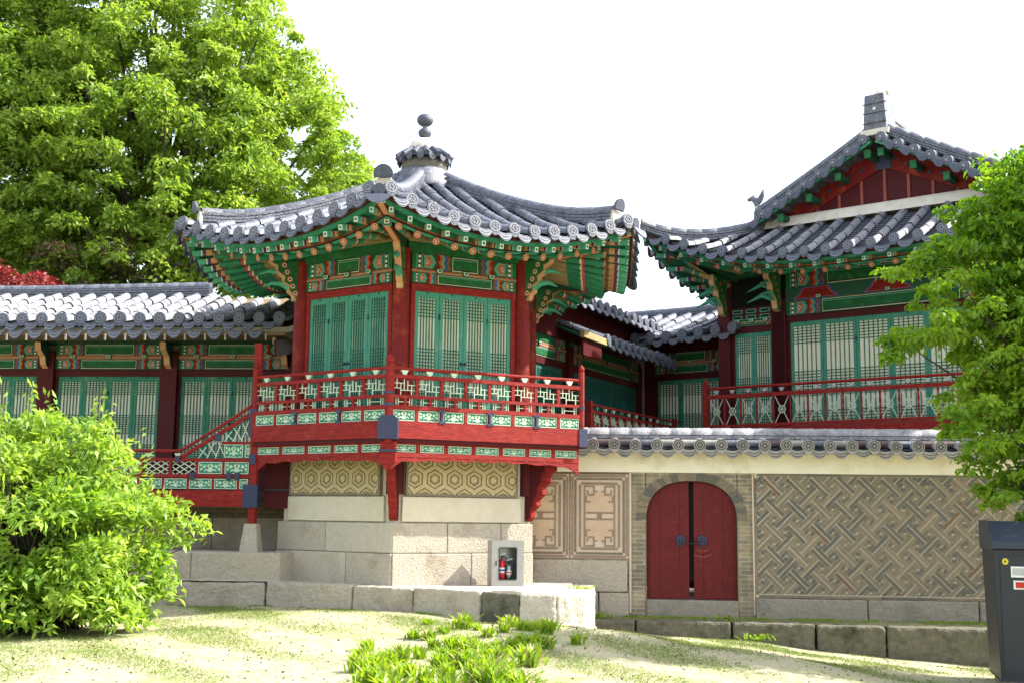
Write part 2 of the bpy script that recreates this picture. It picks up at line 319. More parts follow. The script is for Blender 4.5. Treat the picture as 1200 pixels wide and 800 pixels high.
def ridge(pts, layers=3, hw=.10, lh=.035, r=.085, m='tile', endcap=True, mlow='tile_dark'):
    """stacked flat tiles crowned by half-round tiles, swept along a path"""
    mb = MB(); P = [Vector(p) for p in pts]; n = len(P)
    # resample in tile lengths
    L = [0]
    for i in range(1, n): L.append(L[-1] + (P[i] - P[i - 1]).length)
    k = max(2, round(L[-1] / .3))
    def at(t):
        d = t * L[-1]
        for i in range(1, n):
            if d <= L[i] + 1e-9: return P[i - 1].lerp(P[i], (d - L[i - 1]) / max(1e-6, L[i] - L[i - 1]))
        return P[-1]
    def fr(t):
        d = (at(min(1, t + .02)) - at(max(0, t - .02))); d.z = 0; d.normalize(); return Vector((d.y, -d.x, 0))
    for li in range(layers):
        off = .5 * (li % 2)
        z0 = li * (lh + .012); h = hw * (1 if li % 2 == 0 else .93)
        for i in range(k * 2):
            t0, t1 = i / (k * 2), (i + .985) / (k * 2)
            jit = random.uniform(-.004, .004)
            vs = []
            for t in (t0, t1):
                c = at(t); a = fr(t)
                for sa in (-1, 1):
                    for zz in (z0, z0 + lh): vs.append(c + a * sa * (h + jit) + Vector((0, 0, zz)))
            mb.add(vs, [(0, 1, 5, 4), (2, 6, 7, 3), (0, 4, 6, 2), (1, 3, 7, 5), (0, 2, 3, 1), (4, 5, 7, 6)], m)
    zt = layers * (lh + .012)
    core = []                                              # dark bed between the layers
    for i in range(k + 1):
        c = at(i / k); a = fr(i / k); core.append([c - a * hw * .8 + Vector((0, 0, -.03)), c - a * hw * .8 + Vector((0, 0, zt)), c + a * hw * .8 + Vector((0, 0, zt)), c + a * hw * .8 + Vector((0, 0, -.03))])
    mb.grid(core, mlow, False)
    mb.add(core[0], [(0, 1, 2, 3)], mlow); mb.add(core[-1], [(0, 1, 2, 3)], mlow)
    rings = []
    for i in range(k):
        for t, rr in ((i / k, r * .95), ((i + .1) / k, r), ((i + .97) / k, r * 1.04)):
            c = at(t); a = fr(t)
            rings.append([c + a * rr * math.cos(math.pi * j / 8) + Vector((0, 0, zt - .004 + rr * 1.05 * math.sin(math.pi * j / 8))) for j in range(9)])
    mb.grid(rings, m); mb.add(rings[0], [tuple(range(9))], m); mb.add(rings[-1], [tuple(range(9))], 'tile_end')
    return mb
def flower(mb, c, d, r, base='peach', pet='orange', mid='paint_white'):
    """painted six petal flower on a round rafter end at c facing along d"""
    d = Vector(d).normalized(); a = d.orthogonal().normalized(); b = d.cross(a); c = Vector(c)
    def P(rad, ang, off): return c + d * off + (a * math.cos(ang) + b * math.sin(ang)) * rad
    mb.add([P(r * .98, 2 * math.pi * j / 12, .003) for j in range(12)], [tuple(range(12))], pet)
    mb.add([P(r * .80, 2 * math.pi * j / 12, .006) for j in range(12)], [tuple(range(12))], base)
    for j in range(6):
        an = math.pi * j / 3
        mb.add([P(r * .12, an, .009), P(r * .5, an - .38, .009), P(r * .72, an, .009), P(r * .5, an + .38, .009)], [(0, 1, 2, 3)], 'brown_red')
    mb.add([P(r * .2, 2 * math.pi * j / 8, .012) for j in range(8)], [tuple(range(8))], mid)
def eaves(parent, rz, ze, half, hin, v_e, v_r, v_in, zin, n, nr, loc=(0, 0, 0), both=True, colors=True, drop=0.0, skip=lambda s: False):
    """red board, green fascia, square flying rafters, orange fascia, round rafters and soffit boards of one roof side; ze(s)=eave height"""
    b = MB(); k = 24
    def strip(v, dz0, dz1, t, m, hv):
        rows0 = [(-hv + 2 * hv * i / k) for i in range(k + 1)]
        for s0, s1 in zip(rows0[:-1], rows0[1:]):
            vs = []
            for s in (s0, s1):
                for y in (-v, -v + t):
                    for dz in (dz0, dz1): vs.append((s, y, ze(s) + dz))
            b.add(vs, [(0, 1, 5, 4), (2, 6, 7, 3), (0, 4, 6, 2), (1, 3, 7, 5)], m)
    strip(v_e - .03, -.085, -.01, .05, 'dark_red', half * .985)
    strip(v_e - .065, -.135, -.085, .06, 'jade', half * .975)
    b.build('eave_board', parent, loc=loc, rz=rz); b = MB()
    hr = half * v_r / v_e if hin / half < .7 else hin + (half - hin) * (v_r - v_in) / (v_e - v_in)
    strip(v_r - .012, -.118, -.094, .05, 'orange', hr)
    strip(v_r - .004, -.138, -.118, .045, 'paint_black', hr)
    strip(v_r - .012, -.158, -.138, .05, 'green_light', hr)
    b.build('fascia', parent, loc=loc, rz=rz)
    sb = MB(); rows = []
    for i in range(k + 1):
        q = -1 + 2 * i / k
        rows.append([(q * half * .98, -(v_e - .06), ze(q * half) - .085), (q * hr, -(v_r), ze(q * hr) - .015), (q * hr, -v_r, ze(q * hr) - .10)])
    sb.grid(rows, 'jade', False)
    rows = []
    for i in range(k + 1):
        q = -1 + 2 * i / k
        rows.append([(q * hr * .995, -(v_r - .03), ze(q * hr) - .15), (q * hin, -v_in, zin + .06)])
    sb.grid(rows, 'ochre', False); sb.build('soffit', parent, loc=loc, rz=rz)
    for i in range(n):                                     # square flying rafters
        q = -1 + 2 * (i + .5) / n; so, si = q * half * .965, q * hr
        if skip(so): continue
        f = MB(); p1 = Vector((so, -(v_e - .085), ze(so) - .175)); p0 = Vector((si, -(v_r - .06), ze(si) - .055)); wv, h = .062, .075
        p0.z = max(p0.z, p1.z)
        d = p1 - p0
        cuts = [(0, .42, 'brown_soffit'), (.42, .60, 'peach'), (.60, .65, 'red'), (.65, .71, 'paint_blue'), (.71, .75, 'paint_white'), (.75, 1, 'green_light')]
        for a, c, m in cuts: f.bar(p0 + d * a, p0 + d * c, wv, h, m, endm='green_light')
        dn = d.normalized(); sd = dn.cross(Vector((0, 0, 1))).normalized(); up = sd.cross(dn)
        for sc, m, o in ((.40, 'paint_white', .003), (.24, 'paint_black', .006), (.10, 'green_light', .009)):
            f.add([p1 + dn * o + sd * a * wv * sc + up * c * h * sc for a, c in ((-1, -1), (1, -1), (1, 1), (-1, 1))], [(0, 1, 2, 3)], m)
        f.build('flying_rafter', parent, loc=loc, rz=rz)
    for i in range(nr):                                    # round rafters with flower ends
        q = -1 + 2 * (i + .5) / nr; so, si = q * hr * .985, q * hin * .97
        if skip(so): continue
        f = MB(); p1 = Vector((so, -(v_r + .045), ze(so) - .215)); p0 = Vector((si, -v_in, zin)); d = p1 - p0
        for a, c, m in ((0, .55, 'ochre'), (.55, .72, 'jade'), (.72, .74, 'paint_white'), (.74, .775, 'orange'), (.775, .79, 'paint_blue'), (.79, 1, 'jade')):
            f.cyl(p0 + d * a, p0 + d * c, .05, .05, 10, m, caps=(c == 1))
        flower(f, p1, d, .05)
        f.build('rafter', parent, loc=loc, rz=rz)
def chev(mb, x, z0, z1, wd, amp, y, m, n=4):
    L = [(x + (amp if i % 2 else 0), z0 + (z1 - z0) * i / n) for i in range(n + 1)]
    for (a, za), (b, zb) in zip(L[:-1], L[1:]): mb.add([(a, y, za), (a + wd, y, za), (b + wd, y, zb), (b, y, zb)], [(0, 1, 2, 3)], m)
def dan_end(mb, x, z0, z1, y, sg, rich=1):
    """painted end of a beam (lotus, dots, chevrons); sg=+1 runs to the right from x; returns width used"""
    h = z1 - z0
    def X(a): return x + sg * a * h
    def quad(a, b, c, d, yy, m): mb.add([(X(a), yy, z0 + c * h), (X(b), yy, z0 + c * h), (X(b), yy, z0 + d * h), (X(a), yy, z0 + d * h)], [(0, 1, 2, 3)], m)
    def poly(ps, yy, m): mb.add([(X(a), yy, z0 + c * h) for a, c in ps], [tuple(range(len(ps)))], m)
    quad(.0, .28, 0, 1, y - .003, 'green')
    quad(.28, .34, 0, 1, y - .003, 'green_light')
    quad(.34, .62, 0, 1, y - .003, 'paint_black')
    for c in (.1, .4, .7): quad(.40, .56, c, c + .17, y - .006, 'paint_white')
    quad(.62, .68, 0, 1, y - .003, 'green_light')
    quad(.68, 2.0, 0, 1, y - .003, 'green_deep')
    poly([(.78, .12), (1.3, .06), (1.6, .5), (1.3, .94), (.78, .88)], y - .006, 'green_light')
    poly([(.80, .5), (.95, .2), (1.2, .12), (1.15, .35), (1.42, .5), (1.15, .65), (1.2, .88), (.95, .8)], y - .009, 'orange')
    poly([(.86, .5), (.98, .32), (1.12, .5), (.98, .68)], y - .012, 'paint_white')
    poly([(.9, .5), (.98, .39), (1.06, .5), (.98, .61)], y - .015, 'paint_blue')
    for cz in (.12, .88):
        poly([(1.45, cz), (1.6, cz - .1 if cz > .5 else cz + .14), (1.72, cz)], y - .009, 'red')
        poly([(.72, cz), (.76, cz - .08), (.84, cz), (.76, cz + .08)], y - .010, 'orange')
    sw = .17 * h
    for i, m in enumerate(('red', 'orange', 'green_light', 'paint_blue', 'brown_red')[:5 if rich else 3]):
        xx = 1.55 + i * .17
        L = [(xx + (.16 if j % 2 else 0), j / 4) for j in range(5)]
        for (a, c), (b_, e) in zip(L[:-1], L[1:]):
            mb.add([(X(a), y - .018, z0 + c * h), (X(a + .15), y - .018, z0 + c * h), (X(b_ + .15), y - .018, z0 + e * h), (X(b_), y - .018, z0 + e * h)], [(0, 1, 2, 3)], m)
    return (1.72 + .17 * (5 if rich else 3) + .12) * h
def dan_beam(mb, x0, x1, z0, z1, y, t, body='green', rich=1):
    """painted beam, front face at y, depth t"""
    mb.box(x0, x1, y, y + t, z0, z1, body)
    wd = dan_end(mb, x0, z0, z1, y, 1, rich); dan_end(mb, x1, z0, z1, y, -1, rich)
    a, b = x0 + wd, x1 - wd; h = z1 - z0
    if b - a > .08:
        mb.sheet(a, b, z0 + .06 * h, z1 - .06 * h, y - .003, 'paint_white')
        mb.sheet(a + .008, b - .008, z0 + .10 * h, z1 - .10 * h, y - .006, 'paint_black')
        mb.sheet(a + .02, b - .02, z0 + .18 * h, z1 - .18 * h, y - .009, body)
        mb.sheet(a + .02, b - .02, z1 - .24 * h, z1 - .18 * h, y - .012, 'green_light')
def soro(mb, x, z, y):                                    # small green bearing block with a white outline
    def tr(s, m, o): mb.pz([(x - .045 * s, z + .028 * s), (x + .045 * s, z + .028 * s), (x + .045 * s, z - .004 * s), (x + .024 * s, z - .03 * s), (x - .024 * s, z - .03 * s), (x - .045 * s, z - .004 * s)], y - o, .01, m)
    mb.pz([(x - .05, z + .03), (x + .05, z + .03), (x + .05, z - .006), (x + .028, z - .034), (x - .028, z - .034), (x - .05, z - .006)], y - .03, .03, 'green')
    tr(.85, 'paint_white', .034); tr(.6, 'green_light', .038); tr(.3, 'paint_black', .042)
def door_leaf(parent, x, z0, wd, h, y, fr='teal', pap='paper', hinge=0, knob=False, bars=6, flip=1, rz=0, loc=(0, 0, 0), name='door'):
    """latticed door leaf: frame > paper, lattice, hinge"""
    f = MB(); st = .055; g = .003; bar = 'teal_dark' if fr == 'teal_dark' else 'bar_green'
    f.box(x + g, x + st, y, y + .04, z0, z0 + h, fr); f.box(x + wd - st, x + wd - g, y, y + .04, z0, z0 + h, fr)
    f.box(x + st, x + wd - st, y + .001, y + .039, z0 + h - .085, z0 + h, fr)
    pb = .30 * h * 0 + .08
    f.box(x + st, x + wd - st, y + .001, y + .039, z0, z0 + pb, fr)
    o = f.build(name, parent, loc=loc, rz=rz)
    p = MB(); p.box(x + st - .005, x + wd - st + .005, y + .028, y + .034, z0 + pb - .004, z0 + h - .08, pap); p.build('paper', o)
    l = MB(); xa, xb, za, zb = x + st, x + wd - st, z0 + pb, z0 + h - .085; n = bars
    for i in range(1, n):
        c = xa + (xb - xa) * i / n; l.box(c - .0065, c + .0065, y + .004, y + .020, za, zb, bar)
    H = zb - za
    def rows(a, b, k):
        for i in range(k):
            c = zb - H * (a + (b - a) * i / (k - 1)); l.box(xa, xb, y + .006, y + .018, c - .006, c + .006, bar)
    rows(.022, .17, 6); rows(.46, .70, 9); rows(.86, .98, 5)
    l.build('lattice', o)
    hb = MB(); kb = MB(); hx = x + (wd if flip > 0 else 0)
    for zz in (.80,): hb.box(hx - .012, hx + .012, y - .014, y - .001, z0 + h * zz - .035, z0 + h * zz + .035, 'navy_iron')
    kb.lathe([(.001, 0), (.012, .005), (.012, .02), (.001, .025)], (x + wd / 2, y - .006, z0 + h - .035), 8, 'navy_iron')
    kb.build('nail', o); kb = MB()
    if knob: kb.lathe([(.001, 0), (.022, .01), (.022, .03), (.001, .045)], (x + (wd - .03 if knob > 0 else .03), y - .02, z0 + h * .42), 10, 'navy_iron')
    if knob: kb.build('knob', o)
    hb.build('hinge', o)
    return o
def carve(mb, x0, x1, z0, z1, y, seed=0, fm='carving', back='panel_back'):
    """pierced carved panel: pale border, leafy scroll in relief"""
    mb.box(x0, x1, y, y + .012, z0, z1, back)
    b = .010; f = 'pale_strip'
    mb.box(x0, x1, y - .012, y, z0, z0 + b, f); mb.box(x0, x1, y - .012, y, z1 - b, z1, f)
    mb.box(x0, x0 + b, y - .0125, y, z0 + b, z1 - b, f); mb.box(x1 - b, x1, y - .0125, y, z0 + b, z1 - b, f)
    cx, cz, W, H = (x0 + x1) / 2, (z0 + z1) / 2, (x1 - x0) / 2 - b * 1.6, (z1 - z0) / 2 - b * 1.4
    ry = y - .008
    def P(pts, m=fm):
        for sg in (-1, 1): mb.pz([(cx + sg * a * W, cz + c * H) for a, c in pts], ry, .008, m)
    P([(0, -.9), (.28, -.65), (.24, -.2), (0, .15)]); P([(.06, .1), (.2, .0), (.32, .5), (.14, .85)])
    P([(.28, -.5), (.6, -.75), (.55, -.45), (.34, -.15)]); P([(.36, .15), (.62, -.15), (.72, .3), (.5, .7)])
    P([(.7, -.3), (.92, -.7), (.95, -.1), (.78, .1)]); P([(.74, .45), (.95, .2), (.95, .8), (.8, .85)])
    mb.pz([(cx - .07 * W, cz + .75 * H), (cx, cz + .3 * H), (cx + .07 * W, cz + .75 * H), (cx, cz + .98 * H)], ry, .008, 'peach' if seed % 3 == 0 else fm)
def lattice_cell(mb, x0, x1, z0, z1, y, kind=0, m='pale_strip', t=.0095):
    W, H = x1 - x0, z1 - z0
    def hz(a, b, c): mb.box(x0 + a * W, x0 + b * W, y + .002, y + .016, z0 + c * H - t / 2, z0 + c * H + t / 2, m)
    def vt(a, c, d): mb.box(x0 + a * W - t / 2, x0 + a * W + t / 2, y, y + .018, z0 + c * H, z0 + d * H, m)
    if kind == 0:
        hz(0, .5, .72); hz(.32, 1, .30); hz(.66, 1, .62); hz(0, .34, .42)
        vt(.5, .3, 1); vt(.34, 0, .72); vt(.66, .3, .9); vt(.84, 0, .62); vt(.16, .42, 1)
    elif kind == 1:
        hz(.2, .8, .5); vt(.2, 0, 1); vt(.8, 0, 1); hz(0, .2, .5) if False else None; vt(.08, 0, 1); vt(.92, 0, 1)
    else:
        for sg in (-1, 1):
            for q in np.arange(-1.5, 2.6, .42):
                # diagonal strips clipped to the cell
                xa, xb = q * H * 1.6, q * H * 1.6 + H * 1.6
                ta, tb = max(0, -xa / (xb - xa)), min(1, (W - xa) / (xb - xa))
                if tb - ta < .08: continue
                f_ = (lambda t_: (x0 + xa + (xb - xa) * t_) if sg > 0 else (x1 - xa - (xb - xa) * t_))
                mb.bar((f_(ta), y + .006 * sg + .01, z0 + H * ta), (f_(tb), y + .006 * sg + .01, z0 + H * tb), t, .008, m, up=(0, 1, 0))
def lotus(mb, x, z, y, s=1, m='pale_strip'):
    mb.pz([(x - .052 * s, z + .03 * s), (x + .052 * s, z + .03 * s), (x + .036 * s, z), (x + .018 * s, z - .032 * s), (x - .018 * s, z - .032 * s), (x - .036 * s, z)], y - .018, .036, m)
    mb.box(x - .010, x + .010, y - .012, y + .012, z - .05 * s, z - .03 * s, 'red')

# ================================================================== GROUND
CP = np.array([(-5, 15.2, .02), (-4.8, 16.6, .10), (-3, 15.7, .12), (-1.25, 14.9, .15), (.1, 14.0, .12), (.9, 14.0, .09), (1.2, 15.2, -.05), (1.1, 16.1, -.17), (2.95, 16.2, -.30), (2, 16.4, -.25), (4.2, 16.0, -.42), (5.2, 15.9, -.50), (4.2, 15, -.34), (5.6, 14.8, -.42), (2.6, 15.2, -.22), (7.4, 15.4, -.58),
               (6.2, 15.7, -.56), (8, 15.7, -.5), (4.9, 12.5, -.33), (5.6, 12.2, -.34), (4.9, 11.5, -.30), (2.2, 13, -.06), (2.5, 10, -.14), (0, 10.5, -.05), (-5, 12, .02), (-1.2, 11, 0), (8, 12, -.3), (0, 0, -.2), (-9, 13, .05),
               (-14, 18, .05), (14, 18, -.4), (0, 21, -.1), (-40, 30, 0), (40, 30, -.3), (0, 60, 0), (6, 18.5, -.1), (2, 19, -.1)])
def gz(x, y):
    x = np.asarray(x, float); y = np.asarray(y, float)
    d2 = (x[..., None] - CP[:, 0]) ** 2 + (y[..., None] - CP[:, 1]) ** 2 + .45
    wt = d2 ** -1.8
    return (wt * CP[:, 2]).sum(-1) / wt.sum(-1)
def gz1(x, y): return float(gz(np.array([x]), np.array([y]))[0])
def ground():
    xs = np.concatenate([np.linspace(-220, -14, 10), np.linspace(-13, 13, 131), np.linspace(14, 220, 10)])
    ys = np.concatenate([np.linspace(-60, 5, 8), np.linspace(6, 19, 66), np.linspace(21, 300, 12)])
    X, Y = np.meshgrid(xs, ys); Z = gz(X, Y) + .012 * np.sin(X * 2.1 + 1.3 * np.sin(Y * 1.7)) * np.cos(Y * 2.6)
    mb = MB(); mb.grid([[(X[i, j], Y[i, j], Z[i, j]) for j in range(len(xs))] for i in range(len(ys))], 'soil')
    return mb
m = bpy.data.materials.new('soil'); m.use_nodes = True; MATS['soil'] = m
n = m.node_tree.nodes; l = m.node_tree.links; b = n['Principled BSDF']; b.inputs['Roughness'].default_value = .95; b.inputs['Specular IOR Level'].default_value = .1
g = n.new('ShaderNodeNewGeometry')
def nnoise(sc, det=6, ro=.65):
    z = n.new('ShaderNodeTexNoise'); z.inputs['Scale'].default_value = sc; z.inputs['Detail'].default_value = det; z.inputs['Roughness'].default_value = ro; l.new(g.outputs['Position'], z.inputs['Vector']); return z.outputs['Fac']
def ramp(f, a, c):
    r = n.new('ShaderNodeMapRange'); r.inputs[1].default_value = a; r.inputs[2].default_value = c; l.new(f, r.inputs[0]); return r.outputs[0]
def mixc(f, a, c):
    x = n.new('ShaderNodeMix'); x.data_type = 'RGBA'; l.new(f, x.inputs[0])
    for i, v in ((6, a), (7, c)):
        if isinstance(v, tuple): x.inputs[i].default_value = (*v, 1)
        else: l.new(v, x.inputs[i])
    return x.outputs[2]
base = mixc(ramp(nnoise(28, 8, .75), .38, .62), (0.58, 0.53, 0.40), (0.38, 0.33, 0.21))
base = mixc(ramp(nnoise(5, 10, .8), .46, .60), base, (0.42, 0.43, 0.22))
base = mixc(ramp(nnoise(1.3, 12, .85), .50, .62), base, (0.27, 0.34, 0.12))
base = mixc(ramp(nnoise(70, 6, .85), .54, .70), base, (0.17, 0.14, 0.08))
l.new(base, b.inputs['Base Color'])
bp = n.new('ShaderNodeBump'); bp.inputs['Strength'].default_value = .9; bp.inputs['Distance'].default_value = .03; l.new(nnoise(45, 8, .8), bp.inputs['Height']); l.new(bp.outputs[0], b.inputs['Normal'])
tag(ground().build('ground'), kind='structure')
mat('mossy_soil', (0.13, 0.16, 0.04), (0.20, 0.18, 0.09), rough=.95, scale=7, bump=.8, bscale=40, stain=(.34, .29, .18), stain_amt=.8, stain_scale=2.2)

# ================================================================== HEXAGONAL PAVILION
A0 = 4.0
pav = empty('hexagonal_pavilion', (-1.4, 18, 0), R(-A0), 'hexagonal pavilion on a stone base with red balcony, teal lattice doors and roof finial', 'pavilion')
HE = 3.2 * math.tan(R(30))
def lift_p(s): return .38 * (min(1.1, abs(s) / HE)) ** 2.1
def zf_p(s, v): return 4.97 + 1.60 * max(0, (3.2 - v) / 3.2) ** 1.28 + lift_p(s)
FACES = [-30, 30, 90, 150, -150, -90]                     # direction of each face (first right front, then left front)
rows = [(i - 6) * .285 for i in range(13)]
vt = lambda s: max(.50, abs(s) / math.tan(R(30)) + .10)
deck = None; firsts = []
rf = MB()                                                  # roof boarding: closed shell under the tiles
for t in FACES:
    rot = Matrix.Rotation(R(-t), 4, 'Z'); k = 12
    for top in (0, 1):
        rws = []
        for vi in range(9):
            v = .02 + 3.17 * vi / 8; h = v * math.tan(R(30))
            rws.append([rot @ Vector((h * (-1 + 2 * j / k), -v, zf_p(h * (-1 + 2 * j / k), v) - (.05 if top else .085))) for j in range(k + 1)])
        rf.grid(rws, 'brown_soffit')
roof = rf.build('roof', pav)
T, E = tile_rows(zf_p, rows, vt, lambda s: 3.2, .285, r=.078)
tb = T.build('roof_tiles', roof, rz=R(30)); eb = E.build('eave_tiles', roof, rz=R(30))
for t in FACES[1:]:
    for o in (tb, eb): c = o.copy(); col.objects.link(c); c.parent = roof; c.rotation_euler.z = R(-t)
def hip_pts(d0, d1, k=10, dz=0):
    return [(0, -(d0 + (d1 - d0) * i / k), zf_p((d0 + (d1 - d0) * i / k) / 2, (d0 + (d1 - d0) * i / k) * math.cos(R(30))) + dz + (.05 * max(0, i / k - .75) * 4)) for i in range(k + 1)]
hr = ridge(hip_pts(.45, 3.38), layers=3, hw=.10, lh=.034, r=.075, mlow='tile')
# plaster bed, end shield and corner tile at the tip of the ridge
ze_ = hip_pts(.45, 3.38)[-1][2]
hr.pz([(-.11, ze_ - .06), (.11, ze_ - .06), (.09, ze_ + .13), (-.09, ze_ + .13)], -3.41, .04, 'lime')
pts = [(.125 * math.cos(a), ze_ + .17 + .12 * math.sin(a)) for a in np.linspace(-.3, math.pi + .3, 12)]
hr.prism([(x, -3.45 - .25 * (z - ze_ - .1), z) for x, z in pts], (0, .04, 0), 'tile_end')
hr.cyl((0, -3.25, ze_ - .03), (0, -3.72, ze_ - .10), .075, .08, 10, 'tile', 'tile_end')
E2 = MB()
E2.prism([(.17 * math.sin(a) * 1.0, -3.74 - .1 * math.cos(a), ze_ - .13 - .17 * math.cos(a)) for a in np.linspace(-1.35, 1.35, 11)], (0, .03, .004), 'tile_end')
hrs = hr.build('hip_ridge', roof); e2 = E2.build('corner_tile', roof)
for k in range(1, 6):
    for o in (hrs, e2): c = o.copy(); col.objects.link(c); c.parent = roof; c.rotation_euler.z = R(60 * k)
# finial
fi = MB(); fi.lathe([(.55, 6.28), (.56, 6.36), (.50, 6.40), (.51, 6.45), (.44, 6.48), (.44, 6.55), (.36, 6.60), (.33, 6.70), (.30, 6.74)], (0, 0, 0), 20, 'tile'); fo = fi.build('finial', pav)
f2 = MB(); f2.lathe([(.335, 6.60), (.36, 6.62), (.34, 6.74), (.30, 6.78)], (0, 0, 0), 20, 'brick_b')
f2.lathe([(.40, 6.79), (.36, 6.84), (.24, 6.93), (.12, 6.97)], (0, 0, 0), 20, 'tile')
for i in range(14):
    a = 2 * math.pi * i / 14; ca, sa = math.cos(a), math.sin(a)
    f2.tube([(ca * r_, sa * r_, z_) for r_, z_ in ((.14, 6.98), (.26, 6.93), (.36, 6.86), (.44, 6.80))], [.035, .04, .045, .045], 8, 'tile_end')
    a2 = a + math.pi / 14; tv = Vector((-math.sin(a2), math.cos(a2), 0)); c0 = Vector((math.cos(a2) * .42, math.sin(a2) * .42, 6.79))
    f2.prism([c0 + tv * .06, c0 - tv * .06, c0 - tv * .045 + Vector((0, 0, -.06)), c0 + Vector((0, 0, -.09)), c0 + tv * .045 + Vector((0, 0, -.06))], Vector((math.cos(a2), math.sin(a2), 0)) * -.02, 'tile_end')
f2.build('cap_tiles', fo)
f3 = MB(); f3.lathe([(.25, 6.93), (.245, 7.0), (.20, 7.08), (.12, 7.13), (.05, 7.15)], (0, 0, 0), 20, 'lime'); f3.build('plaster_dome', fo)
def ball(mb, z, r, sq=.8, m='tile'): mb.lathe([(max(.004, r * math.cos(a)), z + r * sq * math.sin(a)) for a in np.linspace(-1.5, 1.5, 12)], (0, 0, 0), 18, m)
f4 = MB(); ball(f4, 7.235, .105, m='tile_end'); f4.lathe([(.05, 7.12), (.045, 7.16)], (0, 0, 0), 10, 'tile'); f4.build('finial_ball', fo)
f5 = MB(); ball(f5, 7.445, .13, m='tile_end'); f5.lathe([(.035, 7.3), (.035, 7.36)], (0, 0, 0), 10, 'tile'); f5.build('finial_ball', fo)

for t in FACES:
    eaves(pav, R(-t), lambda s: 4.97 + lift_p(s), HE, .93, 3.2, 2.74, 1.60, 5.17, 14, 12)
# corner hip rafters, brackets, columns
for k in range(6):
    t = 60 * k; rz = R(-t)
    h = MB(); zc = 4.97 + .38
    h.bar((0, -1.5, 5.04), (0, -3.12, zc - .27), .12, .18, 'green_deep', endm='green_light'); h.bar((0, -1.6, 4.945), (0, -3.11, zc - .362), .075, .008, 'peach')
    for sg in (-1, 1): h.bar((sg * .048, -1.6, 4.942), (sg * .048, -3.11, zc - .366), .018, .01, 'red')
    h.sheet(-.05, .05, zc - .35, zc - .19, -3.125, 'paint_black'); h.sheet(-.035, .035, zc - .335, zc - .205, -3.129, 'paint_white')
    for zz in (-.31, -.27, -.23):
        h.sheet(-.02, .02, zc + zz - .012, zc + zz + .012, -3.133, 'green_deep')
    h.build('hip_rafter', pav, rz=rz)
    h = MB(); h.bar((0, -2.55, zc - .17), (0, -3.60, zc - .115), .12, .15, 'green_deep', endm='paint_white'); h.bar((0, -2.9, zc - .232), (0, -3.59, zc - .196), .075, .008, 'peach')
    for sg in (-1, 1): h.bar((sg * .048, -2.9, zc - .234), (sg * .048, -3.59, zc - .2), .018, .01, 'red')
    h.sheet(-.05, .05, zc - .18, zc - .05, -3.606, 'paint_black')
    for zz in (-.155, -.115, -.075): h.sheet(-.03, .03, zc + zz - .011, zc + zz + .011, -3.61, 'paint_white')
    h.build('hip_rafter', pav, rz=rz)
    c = MB(); c.cyl((0, -1.85, 2.33), (0, -1.85, 4.98), .125, .12, 16, 'red_post'); c.build('column', pav, rz=rz)
    br = MB()
    prof = [(.05, 4.38), (.145, 4.40), (.17, 4.47), (.24, 4.52), (.23, 4.59), (.32, 4.64), (.31, 4.72), (.42, 4.79), (.42, 4.87), (.52, 4.93), (.52, 5.0), (.05, 5.0)]
    def rp(d, z, x): return (x, -1.85 - d, z)
    br.prism([rp(d, z, -.045) for d, z in prof], (.09, 0, 0), 'peach')
    pin = [(max(.05, d - .025), z + (.02 if z < 4.9 else 0)) for d, z in prof]
    br.prism([rp(d, z, -.06) for d, z in pin], (.12, 0, 0), 'green')
    for sx in (-.063, .063):
        for i in range(5):
            z = 4.50 + .1 * i; d = .13 + .045 * i
            for rad, m_ in ((.042, 'orange'), (.03, 'paint_white'), (.02, 'green_deep')):
                o_ = (.001 if m_ == 'orange' else .003 if m_ == 'paint_white' else .005) * (1 if sx > 0 else -1)
                br.add([rp(d + rad * math.cos(a), z + rad * math.sin(a), sx + o_) for a in np.linspace(0, 5.5, 8)], [tuple(range(8))], m_)
    for z0_, ln in ((4.56, .42), (4.73, .5)):
        p = [rp(.18, z0_, 0), rp(.18 + ln * .35, z0_ + .075, 0), rp(.18 + ln * .7, z0_ + .07, 0), rp(.18 + ln, z0_ + .0, 0)]
        br.tube(p, [.05, .042, .03, .006], 8, 'green_light')
    # painted cream front with red edges
    for z0_ in (4.40, 4.56): br.box(-.045, .045, -1.85 - .155, -1.85 - .14, z0_, z0_ + .1, 'peach')
    br.build('bracket', pav, rz=rz)
for i, t in enumerate(FACES):
    rz = R(-t)
    bm_ = MB(); bm_.box(-.80, .80, -1.66, -1.56, 4.40, 4.50, 'red')
    dan_beam(bm_, -.80, .80, 4.51, 4.655, -1.66, .12)
    bm_.box(-.80, .80, -1.665, -1.56, 4.66, 4.70, 'orange'); bm_.box(-.80, .80, -1.668, -1.56, 4.668, 4.68, 'green_light')
    dan_beam(bm_, -.80, .80, 4.705, 4.93, -1.66, .12)
    bm_.box(-.86, .86, -1.67, -1.55, 4.935, 5.08, 'green'); bm_.box(-.86, .86, -1.675, -1.56, 5.085, 5.2, 'ochre')
    bm_.build('lintel_beam', pav, rz=rz)
    for q in (-.4, 0, .4):
        sb = MB(); soro(sb, q, 4.69, -1.67); sb.build('bearing_block', pav, rz=rz)
    jm = MB(); jm.box(-.80, -.735, -1.65, -1.57, 2.55, 4.40, 'red'); jm.box(.735, .80, -1.65, -1.57, 2.55, 4.40, 'red'); jm.box(-.735, .735, -1.65, -1.57, 2.55, 2.70, 'red')
    jm.build('door_frame', pav, rz=rz)
    for j in range(4):
        door_leaf(pav, -.735 + j * .3675, 2.70, .3675, 1.70, -1.635, 'teal', 'paper' if i == 0 else 'paper_teal', knob=(1 if j == 1 else -1 if j == 2 else 0), bars=6, flip=(1 if j in (0, 3) else -1) if j != 2 else 1, rz=rz)
